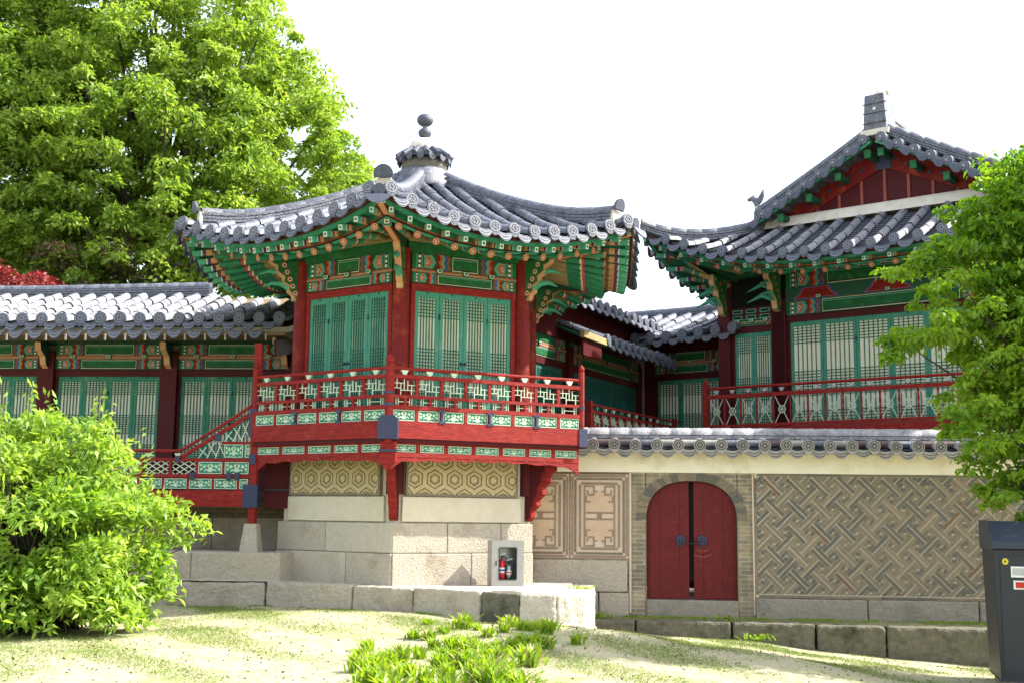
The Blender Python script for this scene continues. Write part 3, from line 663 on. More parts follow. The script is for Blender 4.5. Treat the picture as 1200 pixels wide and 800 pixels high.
iw = MB(); iw.prism([(1.45 * math.sin(R(60 * k)), 1.45 * math.cos(R(60 * k)), 2.6) for k in range(6)], (0, 0, 2.5), 'gap_black'); iw.build('inner_wall', pav)
fl = MB(); fl.prism([(2.5 * math.sin(R(60 * k)), 2.5 * math.cos(R(60 * k)), 2.36) for k in range(6)], (0, 0, .16), 'dark_red'); fl.build('floor', pav)

# balcony on the two front faces
def balcony(rz, s0, s1, nb):
    Y = -2.25; L_ = s1 - s0; st = L_ / nb
    bm = MB(); bm.box(s0, s1, Y - .045, Y + .10, 2.325, 2.55, 'red'); bm.box(s0, s1, Y - .02, Y + .6, 2.28, 2.325, 'dark_red'); bm.box(s0, s1, Y + .10, Y + .7, 2.38, 2.54, 'dark_red'); bm.build('floor_beam', pav, rz=rz)
    r = MB(); r.tube([(s0, Y, 3.235), ((s0 + s1) / 2, Y, 3.235), (s1, Y, 3.235)], [.024] * 3, 10, 'red')
    r.box(s0, s1, Y - .03, Y + .03, 3.105, 3.155, 'red'); r.box(s0, s1, Y - .026, Y + .026, 2.85, 2.89, 'red'); r.box(s0, s1, Y - .03, Y + .03, 2.70, 2.755, 'red')
    rail = r.build('railing', pav, rz=rz)
    for i in range(nb + 1):
        if 0 < i < nb:
            p = MB(); p.box(s0 + i * st - .022, s0 + i * st + .022, Y - .022, Y + .022, 2.89, 3.105, 'red'); p.build('baluster', rail)
            p = MB(); p.box(s0 + (i - .45) * st - .018, s0 + (i - .45) * st + .018, Y - .02, Y + .02, 2.755, 2.85, 'red'); p.build('baluster', rail)
            p = MB(); p.box(s0 + i * st - .02, s0 + i * st + .02, Y - .028, Y + .02, 2.55, 2.70, 'red'); p.build('baluster', rail)
    for i in range(nb):
        x0, x1 = s0 + i * st + .024, s0 + (i + 1) * st - .024
        p = MB(); lattice_cell(p, x0, x1, 2.89, 3.105, Y - .008, 0); p.build('lattice_panel', rail)
        p = MB(); lattice_cell(p, x0 + .02, x1 - .02, 2.755, 2.85, Y - .008, 1, t=.009); p.build('lattice_panel', rail)
        p = MB(); carve(p, x0 + .004, x1 - .004, 2.555, 2.695, Y - .008, i); p.build('carved_panel', rail)
        p = MB(); lotus(p, (x0 + x1) / 2, 3.185, Y); p.build('lotus_support', rail)
    for i in range(2, nb, 2):
        p = MB(); x = s0 + i * st
        p.box(x - .016, x + .016, Y - .055, Y - .03, 2.56, 2.71, 'navy_iron')
        p.box(x - .05, x + .05, Y - .056, Y - .03, 2.685, 2.715, 'navy_iron'); p.box(x - .045, x + .045, Y - .056, Y - .045, 2.535, 2.565, 'navy_iron'); p.build('iron_clamp', rail)
    sk = MB(); n2 = nb - 1; y2 = Y + .05; st2 = L_ / n2
    sk.box(s0, s1, y2 - .02, y2 + .03, 2.255, 2.28, 'red'); sk.box(s0, s1, y2 - .02, y2 + .03, 2.09, 2.15, 'red')
    for i in range(n2 + 1): sk.box(max(s0, s0 + i * st2 - .03), min(s1, s0 + i * st2 + .03), y2 - .02, y2 + .03, 2.15, 2.255, 'red')
    sko = sk.build('balcony_skirt', pav, rz=rz)
    for i in range(n2):
        p = MB(); carve(p, s0 + i * st2 + .032, s0 + (i + 1) * st2 - .032, 2.153, 2.252, y2, i + 1); p.build('carved_panel', sko)
    v = MB(); k = int(L_ / .09); pts = [(s0, 2.095)]
    for i in range(k + 1):
        x = s0 + L_ * i / k; e = abs(x - (s0 + s1) / 2) / (L_ / 2); dd = .02 + .035 * e ** 1.5 + .012 * (i % 2) + .02 * (i % 4 == 0)
        if x > s1 - .2: dd += .10 * ((x - s1 + .2) / .2)
        if x < s0 + .2: dd += .10 * ((s0 + .2 - x) / .2)
        pts.append((x, 2.09 - dd))
    pts.append((s1, 2.095)); v.pz(pts, y2 - .015, .03, 'red')
    for i in range(1, k, 3):
        x = s0 + L_ * i / k; v.pz([(x - .03, 2.085), (x + .03, 2.085), (x, 2.07)], y2 - .018, .004, 'brown_red')
    v.build('valance', sko)
balcony(R(30), -1.27, 1.53, 8); balcony(R(-30), -1.12, 1.27, 6)
def rail_post(x, y, z0, z1, r, rz, parent=pav, bud=True, clamps=()):
    p = MB(); p.cyl((x, y, z0), (x, y, z1), r, r, 8, 'red', smooth=False)
    if bud: p.lathe([(r * .6, z1), (r * .95, z1 + r * .5), (r * 1.0, z1 + r * 1.0), (r * .5, z1 + r * 1.7), (.004, z1 + r * 2.2)], (x, y, 0), 10, 'red')
    o = p.build('post', parent, rz=rz)
    for a, b_ in clamps:
        q = MB(); q.cyl((x, y, a), (x, y, b_), r * 1.12, r * 1.12, 8, 'navy_iron', smooth=False); q.build('iron_clamp', o)
    return o
rail_post(0, -2.58, 2.27, 3.29, .062, 0, clamps=((2.90, 2.93), (2.74, 2.78)))
p = MB(); p.pz([(-.13, 2.31), (.13, 2.31), (.13, 2.57), (.07, 2.62), (-.07, 2.62), (-.13, 2.57)], -2.66, .12, 'navy_iron'); p.build('corner_iron', pav)
p = MB(); p.pz([(-.10, 2.28), (-.10, 2.02), (-.07, 1.98), (-.045, 1.93), (.045, 1.93), (.07, 1.98), (.10, 2.02), (.10, 2.28)], -2.60, .12, 'red'); p.box(-.11, .11, -2.62, -2.5, 2.15, 2.18, 'navy_iron'); p.build('pendant', pav)
rail_post(1.55, -2.25, 2.30, 3.36, .045, R(30), clamps=((2.83, 2.87),))
p = MB(); p.box(1.49, 1.62, -2.31, -2.15, 2.31, 2.56, 'navy_iron'); p.build('corner_iron', pav, rz=R(30))
rail_post(-1.14, -2.25, 2.30, 3.36, .045, R(-30), clamps=((2.74, 2.79),))
# balcony return on the right end
p = MB(); p.box(1.51, 1.56, -2.2, -1.2, 2.32, 2.55, 'red'); p.box(1.52, 1.56, -2.2, -1.2, 3.1, 3.15, 'red'); p.box(1.52, 1.56, -2.2, -1.2, 2.7, 2.75, 'red'); p.build('floor_beam', pav, rz=R(30))
# knee brackets under the balcony at the three visible corners
prof = [(0, 2.26), (.52, 2.26), (.53, 2.14), (.45, 2.07), (.46, 1.98), (.37, 1.92), (.37, 1.82), (.28, 1.75), (.28, 1.65), (.19, 1.58), (.19, 1.50), (.11, 1.43), (.10, 1.33), (.05, 1.28), (0, 1.27)]
for k, r0 in ((0, 1.98), (-1, 1.98)):
    b = MB(); b.prism([(-.055, -r0 - d, z) for d, z in prof], (.11, 0, 0), 'red')
    b.prism([(-.062, -r0 - d * .7, z * .96 + .07) for d, z in prof], (.124, 0, 0), 'dark_red')
    for z in (1.5, 1.72, 1.95): b.box(-.058, .058, -r0 - .04, -r0 + .03, z, z + .012, 'paint_black')
    b.build('knee_bracket', pav, rz=R(-60 * k))
    b = MB(); b.cyl((0, -r0 + .02, 1.62), (0, -r0 + .02, 2.33), .12, .12, 12, 'dark_red'); b.build('short_post', pav, rz=R(-60 * k))
# lower walls: hexagon-patterned panels, plaster blocks and stone courses
for i, t in enumerate(FACES):
    rz = R(-t); ap = 1.75; hw = ap * math.tan(R(30))
    b = MB(); b.box(-hw, hw, -ap + .02, -ap + .3, 1.24, 2.36, 'cream_stone'); b.build('base_wall', pav, rz=rz)
    if i not in (0, 1): 
        b = MB(); b.box(-hw, hw, -ap, -ap + .3, -.2, 1.24, 'granite'); b.build('foundation_stone', pav, rz=rz); continue
    p = MB(); x0, x1, z0, z1 = -.86, .80, 1.60, 2.25; y = -ap - .035
    p.box(x0, x1, y, -ap + .03, z0, z1, 'hex_ground')
    for a, b_, c, d in ((x0, x1, z0, z0 + .03), (x0, x1, z1 - .02, z1), (x0, x0 + .03, z0 + .03, z1 - .02), (x1 - .03, x1, z0 + .03, z1 - .02)): p.box(a, b_, y - .012, y, c, d, 'brick_a')
    rr = .168
    def ring_(cx, cz, r1, r2, yy, m_):
        a = [(cx + r1 * math.cos(R(60 * j + 30)), cz + r1 * math.sin(R(60 * j + 30))) for j in range(6)]; c = [(cx + r2 * math.cos(R(60 * j + 30)), cz + r2 * math.sin(R(60 * j + 30))) for j in range(6)]
        def cl(q): return (min(max(q[0], x0 + .03), x1 - .03), min(max(q[1], z0 + .03), z1 - .02))
        a = [cl(q) for q in a]; c = [cl(q) for q in c]
        vs = [(q[0], yy, q[1]) for q in a + c] + [(q[0], yy + .02, q[1]) for q in a + c]
        p.add(vs, [(j, (j + 1) % 6, 6 + (j + 1) % 6, 6 + j) for j in range(6)] + [(j, (j + 1) % 6, 12 + (j + 1) % 6, 12 + j) for j in range(6)] + [(6 + j, 6 + (j + 1) % 6, 18 + (j + 1) % 6, 18 + j) for j in range(6)], m_)
    W = rr * math.sqrt(3)
    for rI in range(-1, 3):
        for cI in range(-1, 7):
            cx = x0 + .12 + cI * W + (W / 2 if rI % 2 else 0); cz = z0 + .07 + rI * rr * 1.5 + .16
            if cx < x0 - .08 or cx > x1 + .08 or cz > z1 + .1 or cz < z0 - .1: continue
            ring_(cx, cz, rr * .99, rr * .84, y - .014, 'hex_line'); ring_(cx, cz, rr * .66, rr * .52, y - .012, 'hex_line')
            if x0 + .08 < cx < x1 - .08 and z0 + .08 < cz < z1 - .08:
                p.add([(cx + rr * .28 * math.cos(R(60 * j)), y - .008, cz + rr * .28 * math.sin(R(60 * j))) for j in range(6)], [tuple(range(6))], 'hex_line')
    p.build('hexagon_panel', pav, rz=rz)
    for (a, b_, c, d) in ((-.90, .86, 1.255, 1.59),):
        p = MB(); p.box(a, b_, -ap - .03, -ap + .1, c, d, 'cream_stone'); p.build('plaster_block', pav, bevel=.01, rz=rz)
    cuts1 = [-hw - .03, -.25, .55, hw + .03] if i == 0 else [-hw - .05, -.15, hw + .03]
    cuts2 = [-hw - .03, .1, .84, hw + .03] if i == 0 else [-hw - .05, -.80, .25, hw + .03]
    for cuts, zz0, zz1, dp in ((cuts1, .845, 1.24, .05), (cuts2, .20, .84, .07)):
        for a, b_ in zip(cuts[:-1], cuts[1:]):
            p = MB(); p.box(a + .004, b_ - .004, -ap - dp, -ap + .2, zz0, zz1, random.choice(['granite', 'granite', 'granite_pale'])); p.build('foundation_stone', pav, bevel=.012, rz=rz)

# ================================================================== SIDE WING (left)
wing = empty('side_wing', (-5.74, 20, 0), R(-5), 'low tiled wing with teal lattice doors and stepped veranda, left of the hexagonal pavilion', 'building')
def zf_w(s, v): return 4.34 + .88 * ((2.62 - v) / 2.62) ** 1.15
def bays(root, xs, z_door, z_head, leaves, fr, pap, y=0, colr='red_post', beam=(.17, .06, .19), cols=True, colm=None, thin=False, base=0, pw=.13, ncomp=3, upto=None):
    """columns, header, painted lintels and latticed doors of a run of bays"""
    for x in xs:
        if cols:
            c = MB(); c.box(x - pw, x + pw, y - .10, y + .12, base, z_head + .42, colr); c.build('column', root)
    for (a, b_), nl in zip(zip(xs[:-1], xs[1:]), leaves):
        h = MB(); a2, b2 = a + pw, b_ - pw
        h.box(a2, b2, y - .02, y + .08, z_head, z_head + .11, colm or 'red')
        z = z_head + .12; dan_beam(h, a2, b2, z, z + beam[0], y - .03, .1, rich=0 if thin else 1)
        h.box(a2, b2, y - .04, y + .06, z + beam[0] + .003, z + beam[0] + beam[1] - .003, 'orange'); h.box(a2, b2, y - .043, y + .05, z + beam[0] + .018, z + beam[0] + .032, 'green_light')
        dan_beam(h, a2, b2, z + beam[0] + beam[1], z + beam[0] + beam[1] + beam[2], y - .03, .1, rich=0 if thin else 1)
        h.build('lintel_beam', root)
        for q in range(ncomp):
            sb = MB(); soro(sb, a2 + (b2 - a2) * (q + .5) / ncomp, z + beam[0] + .04, y - .045); sb.build('bearing_block', root)
        j = MB(); jw = .05
        j.box(a2, a2 + jw, y, y + .07, z_door, z_head, colm or 'red'); j.box(b2 - jw, b2, y, y + .07, z_door, z_head, colm or 'red'); j.box(a2 + jw, b2 - jw, y, y + .07, z_door - .16, z_door, colm or 'red')
        j.box(a2, b2, y + .05, y + .12, base, z_door - .16, 'dark_red'); j.box(a2 + jw, b2 - jw, y + .075, y + .09, z_door, z_head, 'gap_black'); j.build('door_frame', root)
        if nl:
            w_ = (b2 - a2 - 2 * jw) / nl
            for i in range(nl): door_leaf(root, a2 + jw + i * w_, z_door, w_, z_head - z_door, y + .012, fr, pap, knob=(1 if i == nl // 2 - 1 else -1 if i == nl // 2 else 0), flip=1 if i % 2 else -1)
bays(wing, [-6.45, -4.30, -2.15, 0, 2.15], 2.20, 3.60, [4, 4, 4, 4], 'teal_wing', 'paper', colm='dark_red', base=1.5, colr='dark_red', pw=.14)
b = MB(); b.box(-6.5, 2.35, .15, 2.9, 0, 4.2, 'brown_soffit'); b.build('wing_body', wing)
def rt(name, parent, mb, y): o = mb.build(name, parent); o.location.y = y; return o
rws = [-6.6 + i * .325 for i in range(28)]
db = MB(); k = 8
for top in (0, 1):
    db.grid([[(x, -(2.60 * i / k), zf_w(x, 2.6 * i / k) - (.04 if top else .09)) for x in (-6.8, 2.3)] for i in range(k + 1)], 'brown_soffit', False)
db.grid([[(x, 2.6 * i / k, zf_w(x, 2.6 * i / k) - .04) for x in (-6.8, 2.3)] for i in range(k + 1)], 'tile', False)
wr = rt('roof', wing, db, 1.45)
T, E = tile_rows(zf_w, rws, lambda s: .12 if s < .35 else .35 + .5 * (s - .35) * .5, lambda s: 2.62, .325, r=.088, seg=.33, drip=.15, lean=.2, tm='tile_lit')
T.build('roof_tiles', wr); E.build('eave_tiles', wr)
_, E = tile_rows(lambda s, v: zf_w(s, 2.62) - .10 - (v - 2.6) * .3, [r_ + .16 for r_ in rws[:-1]], lambda s: 2.5, lambda s: 2.79, .325, r=.001, drip=.15, lean=.15); E.build('eave_tiles', wr)
b = MB()
for i in range(27): b.box(rws[i] + .15, rws[i] + .175, -2.80, -2.78, 4.02, 4.12, 'tile_old')
b.box(-6.8, 2.3, -2.74, -2.2, 4.10, 4.16, 'brown_soffit'); b.box(-6.8, 2.3, -2.2, -1.3, 4.14, 4.18, 'green_deep'); b.build('eave_board', wing, loc=(0, 1.45, 0))
ridge([(-6.8, 0, zf_w(0, 0) - .04), (-3, 0, zf_w(0, 0) - .05), (.12, 0, zf_w(0, 0) - .0)], layers=4, hw=.12, lh=.034, r=.09).build('ridge', wr)
for x in (-4.30, -2.15, 0, 2.0):                          # brackets under the wing eave
    b = MB(); b.prism([(x - .05, -.10 - d, z) for d, z in ((0, 3.72), (.1, 3.78), (.14, 3.9), (.3, 4.0), (.34, 4.12), (0, 4.12))], (.1, 0, 0), 'green_deep', 'peach'); b.build('bracket', wing)
b = MB(); b.bar((2.12, -1.25, 4.02), (2.12, -.1, 4.3), .05, .10, 'ochre'); b.bar((2.16, -1.3, 3.9), (2.16, -.1, 4.12), .04, .26, 'dark_red'); b.build('gable_board', wing)
# lower veranda in front of the wing
VY = -3.0; ve = 2.41
b = MB(); b.box(-2.6, ve, VY - .04, VY + .10, 1.43, 1.655, 'red'); b.box(-2.6, ve, VY + .1, -.1, 1.50, 1.64, 'dark_red'); b.build('veranda_beam', wing)
b = MB(); b.tube([(-2.6, VY, 2.20), (.6, VY, 2.20), (1.35, VY, 2.20)], [.022] * 3, 8, 'red'); b.tube([(1.35, VY, 2.20), (1.9, VY, 2.54), (ve, VY, 2.88)], [.022] * 3, 8, 'red')
b.box(-2.6, ve, VY - .025, VY + .025, 2.06, 2.10, 'red'); b.box(-2.6, ve, VY - .025, VY + .025, 1.83, 1.875, 'red'); b.box(1.95, ve, VY - .026, VY + .026, 2.30, 2.335, 'red')
b.bar((1.35, VY, 2.10), (ve, VY, 2.76), .05, .05, 'red'); rl = b.build('railing', wing)
for i in range(11):
    x0 = ve - .06 - (i + 1) * .36; w_ = .32
    if i == 0: x0 = ve - .18; w_ = .12
    else: x0 = ve - .18 - i * .36
    p = MB(); carve(p, x0, x0 + w_, 1.675, 1.815, VY - .008, i); p.build('carved_panel', rl)
    p = MB(); p.box(x0 - .036, x0 - .004, VY - .022, VY + .022, 1.655, 1.83, 'red'); p.build('baluster', rl)
for i in range(2):
    x0 = ve - .40 - i * .38; p = MB(); carve(p, x0, x0 + .34, 1.885, 2.05, VY - .008, i); p.build('carved_panel', rl)
    p = MB(); p.box(x0 - .036, x0 - .004, VY - .022, VY + .022, 1.875, 2.06, 'red'); p.build('baluster', rl)
for i in range(8):
    x0 = 1.25 - i * .40; p = MB(); lattice_cell(p, x0, x0 + .34, 1.875, 2.06, VY - .008, 2, t=.013); p.build('lattice_panel', rl)
    p = MB(); p.box(x0 - .046, x0 - .012, VY - .022, VY + .022, 1.875, 2.06, 'red'); p.build('baluster', rl)
p = MB(); carve(p, 1.99, 2.26, 2.115, 2.295, VY - .008, 1); p.build('carved_panel', rl)
p = MB(); carve(p, 2.29, ve - .03, 2.115, 2.295, VY - .008, 1); p.build('carved_panel', rl)
p = MB()
for i in range(7):
    x = 1.62 + i * .12; zt = 2.10 + (x - 1.35) * .62 - .03; p.bar((x, VY, max(2.10, 2.33 if x > 1.97 else 2.1)), (x + .10, VY + .004, zt + .02), .012, .012, 'pale_strip', up=(0, 1, 0))
    p.bar((x, VY + .01, zt), (x + .14, VY + .01, max(2.12, (2.34 if x > 1.9 else 2.1))), .012, .012, 'pale_strip', up=(0, 1, 0))
p.build('lattice_panel', rl)
for x, z in ((1.32, 2.14), (.9, 2.14), (.4, 2.14), (1.9, 2.44)):
    p = MB(); lotus(p, x, z, VY, .9); p.build('lotus_support', rl)
for x, z in ((1.33, 2.08), (1.9, 2.39), (2.2, 1.85), (1.55, 1.85), (2.08, 1.85)):
    p = MB(); p.box(x - .035, x + .035, VY - .05, VY - .027, z - .05, z + .05, 'navy_iron'); p.build('iron_clamp', rl)
b = MB(); b.box(ve - .04, ve + .06, VY - .03, VY + .08, 1.20, 3.72, 'red'); po = b.build('post', wing)
for z0_, z1_, w_ in ((1.42, 1.74, .16), (2.40, 2.74, .10), (2.76, 2.80, .1), (2.86, 2.98, .09), (2.02, 2.16, .07)):
    b = MB(); b.box(ve + .01 - w_ * .8, ve + .01 + w_ * .5, VY - .052, VY + .085, z0_, z1_, 'navy_iron'); b.build('iron_clamp', po)
b = MB(); b.prism([(ve + .01 + r_ * a_, VY + .03 + r_ * c_, .82) for r_ in (.125,) for a_, c_ in ((-1, -1), (1, -1), (1, 1), (-1, 1))], (0, 0, .001), 'granite')
b.add([(ve + .01 + a_ * r_, VY + .03 + c_ * r_, z_) for z_, r_ in ((.81, .13), (1.20, .085)) for a_, c_ in ((-1, -1), (1, -1), (1, 1), (-1, 1))], [(0, 1, 5, 4), (1, 2, 6, 5), (2, 3, 7, 6), (3, 0, 4, 7), (4, 5, 6, 7)], 'granite')
b.build('stone_footing', wing, bevel=.01)
b = MB(); b.box(2.5, 3.0, -2.7, -2.62, 1.42, 2.08, 'dark_red'); b.box(2.5, 3.0, -2.725, -2.70, 1.66, 1.69, 'paint_black'); b.box(2.86, 2.98, -2.72, -2.6, 1.27, 1.42, 'dark_red'); b.box(2.5, 3.0, -2.62, -1.8, 1.42, 1.6, 'dark_red'); b.build('end_board', wing)
b = MB(); b.box(-2.6, 2.95, -1.9, -1.6, 1.28, 1.50, 'brickwork_dark'); b.build('brick_course', wing)
for a, c in ((-2.6, -1.2), (-1.19, .2), (.21, 1.5), (1.51, 2.95)):
    b = MB(); b.box(a, c, -1.95, -1.6, .3, 1.28, 'granite'); b.build('foundation_stone', wing, bevel=.012)

# ================================================================== PALACE HALL (right, behind the wall)
hall = empty('palace_hall', (6.54, 20.40, 0), R(-38), 'tall palace hall with red gable and long railed gallery behind the patterned wall', 'building')
def lift_h(s): return .82 * (min(1.05, abs(s) / 3.95)) ** 2.5
def zf_h(s, v): return 5.72 + .99 * ((1.75 - v) / 1.75) ** 1.1 + lift_h(s) * (v / 1.75)
vth = lambda s: .04 if abs(s) < 2.1 else (abs(s) - 2.1) / 1.85 * 1.75 + .06
b = MB(); k = 16
for dz in (.05, .09):
    b.grid([[((2.1 + 1.85 * v / 1.75) * (-1 + 2 * j / k), -v, zf_h((2.1 + 1.85 * v / 1.75) * (-1 + 2 * j / k), v) - dz) for j in range(k + 1)] for v in np.linspace(0, 1.74, 8)], 'brown_soffit')
def lift_s(s): return .82 * (min(1.05, abs(s) / 5.25)) ** 4
def zf_s(s, v): return (5.72 + .99 * ((3.95 - v) / 1.85) ** 1.1 if v > 2.1 else 6.71 + 1.33 * ((2.1 - v) / 2.1) ** .98) + lift_s(s) * max(0, (v - 2.1) / 1.85)
for sg, rz in ((-1, R(-90)), (1, R(90))):
    rot = Matrix.Translation((0, 3.5, 0)) @ Matrix.Rotation(rz, 4, 'Z')
    for dz in (.05, .09):
        b.grid([[rot @ Vector((hw_ * (-1 + 2 * j / k), -v, zf_s(hw_ * (-1 + 2 * j / k), v) - dz)) for j in range(k + 1)] for v, hw_ in [(v, 3.5 if v < 2.1 else 3.5 + (v - 2.1) / 1.85 * 1.75) for v in np.linspace(0, 3.94, 12)]], 'brown_soffit')
hroof = b.build('roof', hall)
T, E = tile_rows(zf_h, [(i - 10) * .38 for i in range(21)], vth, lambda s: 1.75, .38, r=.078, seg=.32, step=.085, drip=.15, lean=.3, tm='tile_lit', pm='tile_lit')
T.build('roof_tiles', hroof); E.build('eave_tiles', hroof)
vts = lambda s: .05 if abs(s) < 3.5 else 2.1 + (abs(s) - 3.5) / 1.75 * 1.85 + .05
T, E = tile_rows(zf_s, [(i - 13) * .385 for i in range(27)], vts, lambda s: 3.95, .385, r=.088, seg=.35, step=.16, drip=.15, lean=.3)
ta = T.build('roof_tiles', hroof, loc=(0, 3.5, 0), rz=R(-90)); ea = E.build('eave_tiles', hroof, loc=(0, 3.5, 0), rz=R(-90))
for o in (ta, ea): c = o.copy(); col.objects.link(c); c.parent = hroof; c.rotation_euler.z = R(90)
for sg in (-1, 1):
    pts = [(sg * (2.1 + 1.85 * i / 8), -1.75 * i / 8, zf_h(2.1 + 1.85 * i / 8, 1.75 * i / 8) + .02) for i in range(9)]
    ridge(pts, layers=3, hw=.11, r=.085).build('hip_ridge', hroof)
    def gz_(x): return 8.04 - 1.22 * (x / 2.25) ** .93
    pts = [(sg * x, -.28, gz_(x) + .05) for x in np.linspace(.08, 2.35, 9)]
    ridge(pts, layers=3, hw=.12, r=.09).build('gable_ridge', hroof)
    # barge tiles projecting over the gable
    T = MB()
    for i in range(8):
        x = .16 + i * .275; z = gz_(x) - .03
        T.cyl((sg * x, .1, z), (sg * x, -.60, z - .03), .088, .092, 12, 'tile', 'tile_end')
        T.lathe([(.001, 0), (.001, 0)], (0, 0, 0), 3, 'tile') if False else None
        T.add([(sg * x + .068 * math.cos(a), -.604, z - .03 + .068 * math.sin(a)) for a in np.linspace(0, 5.8, 10)], [tuple(range(10))], 'tile_relief')
        T.add([(sg * x + .056 * math.cos(a), -.607, z - .03 + .056 * math.sin(a)) for a in np.linspace(0, 5.8, 10)], [tuple(range(10))], 'tile_end'); T.add([(sg * x + .03 * math.cos(a), -.610, z - .03 + .03 * math.sin(a)) for a in np.linspace(0, 5.8, 10)], [tuple(range(10))], 'tile_relief')
        xm = x + .137; zm = gz_(xm) - .08
        n_ = 7; up = [(sg * (xm + .12 * q), zm + .03 - .04 * (1 - q * q) - sg * 0 - (.12 * q) * .5) for q in np.linspace(-1, 1, n_)]
        lo = [(sg * (xm + .115 * q), zm - .02 - .13 * (1 - abs(q) ** 2.4) - (.12 * q) * .5) for q in np.linspace(-1, 1, n_)]
        T.prism([(a, -.60, c) for a, c in up] + [(a, -.60 - .02, c) for a, c in reversed(lo)], (0, .03, 0), 'tile_end')
        T.prism([(a, -.59, c) for a, c in up], (0, .6, 0), 'tile')
    T.build('gable_tiles', hroof)
    g_ = MB()
    g_.bar((sg * .05, -.50, 7.86), (sg * 2.25, -.50, 6.70), .06, .10, 'green'); g_.bar((sg * .05, -.54, 7.83), (sg * 2.2, -.54, 6.69), .03, .03, 'green_light'); g_.build('barge_rafter', hall)
    for i in range(4):
        x = .12 + i * .55; z = gz_(x) - .24; g2 = MB(); g2.box(sg * x - .05, sg * x + .05, -.47, -.02, z - .12, z - .02, 'green_deep'); g2.box(sg * x - .055, sg * x + .055, -.50, -.47, z - .15, z - .01, 'green'); g2.build('gable_bracket', hall)
    bb = MB(); w1 = .42
    bb.add([(sg * .03, -.06, 7.90), (sg * 2.35, -.06, 6.70), (sg * 1.75, -.06, 6.70), (sg * .03, -.06, 7.48), (sg * .03, .0, 7.90), (sg * 2.35, .0, 6.70), (sg * 1.75, .0, 6.70), (sg * .03, 0, 7.48)], [(0, 1, 2, 3), (4, 5, 6, 7), (2, 3, 7, 6)], 'red_post')
    for i in range(9):
        x = .2 + i * .2; z = 7.90 - (x / 2.32) * 1.20 - .17 - .04 * (i % 2); bb.cyl((sg * x, -.06, z), (sg * x, -.075, z), .032, .032, 8, 'navy_iron')
    bb.build('bargeboard', hall)
b = MB(); b.add([(-2.2, -.02, 6.72), (2.2, -.02, 6.72), (0, -.02, 7.9)], [(0, 1, 2)], 'dark_red')
for i in range(-3, 4):
    x = i * .42; b.box(x - .025, x + .025, -.045, -.02, 6.72, 7.62 - abs(x) * .52, 'brown_red')
b.box(-.14, .14, -.075, -.06, 7.45, 7.86, 'navy_iron'); b.build('gable_wall', hall)
b = MB(); b.box(-2.2, 2.2, -.16, -.06, 6.70, 6.80, 'lime'); b.prism([(-2.2, -.28, 6.63), (-2.2, -.16, 6.70), (-2.2, -.16, 6.84), (-2.2, -.2, 6.80)], (4.4, 0, 0), 'lime'); b.build('plaster_band', hall)
# main ridge, ridge end block and figures
b = MB(); b.box(-.13, .13, -.2, 7.2, 8.0, 8.35, 'lime'); b.box(-.16, .16, -.2, 7.2, 8.351, 8.42, 'tile'); b.build('main_ridge', hroof)
b = MB(); b.add([(x * w_, y_, z_) for z_, w_ in ((8.02, .21), (8.72, .17)) for x, y_ in ((-1, -.42), (1, -.42), (1, .05), (-1, .05))], [(0, 1, 5, 4), (1, 2, 6, 5), (2, 3, 7, 6), (3, 0, 4, 7), (4, 5, 6, 7)], 'tile')
for zz in (8.2, 8.38, 8.55): b.box(-.21, .21, -.435, -.40, zz, zz + .012, 'tile_rust')
b.pz([(.03 * math.cos(a) + .0, 8.46 + .03 * math.sin(a)) for a in np.linspace(0, 5.6, 8)], -.43, .03, 'lime')
b.tube([(0, -.2, 8.72), (.05, -.15, 8.82), (.12, -.1, 8.86), (.14, -.1, 8.78)], [.10, .10, .07, .03], 8, 'lime'); b.box(-.25, .25, -.46, .06, 7.98, 8.08, 'lime'); b.build('ridge_end', hroof)
def figure(x, y, z, sg):
    f = MB(); f.cyl((x, y, z), (x, y, z + .12), .075, .05, 8, 'lime')
    f.tube([(x, y, z + .1), (x - sg * .02, y, z + .2), (x - sg * .1, y, z + .27), (x - sg * .2, y, z + .25)], [.06, .075, .06, .03], 8, 'tile')
    f.tube([(x + sg * .02, y, z + .18), (x + sg * .09, y, z + .3), (x + sg * .12, y, z + .42)], [.06, .05, .008], 8, 'tile')
    f.tube([(x - sg * .08, y, z + .28), (x - sg * .08, y, z + .36)], [.02, .006], 6, 'tile'); f.build('roof_figure', hroof)
figure(2.32 * -1, -.28, 6.98, 1); figure(2.32, -.28, 6.98, -1)
eaves(hall, 0, lambda s: 5.72 + lift_h(s), 3.95, 3.0, 1.75, 1.26, .05, 5.92, 18, 18)
eaves(hall, R(-90), lambda s: 5.72 + lift_s(s), 5.25, 4.3, 3.95, 3.46, 3.1, 5.75, 24, 24, loc=(0, 3.5, 0), skip=lambda s: s < -1.5)
for sg in (-1, 1):
    h = MB(); zc = 6.52; h.bar((sg * 2.9, -.0, 5.85), (sg * 3.62, -1.42, zc - .26), .13, .18, 'green_deep', endm='green_light'); h.bar((sg * 3.3, -.9, zc - .2), (sg * 3.9, -1.70, zc - .10), .12, .15, 'green_deep', endm='green_light'); h.build('hip_rafter', hall)
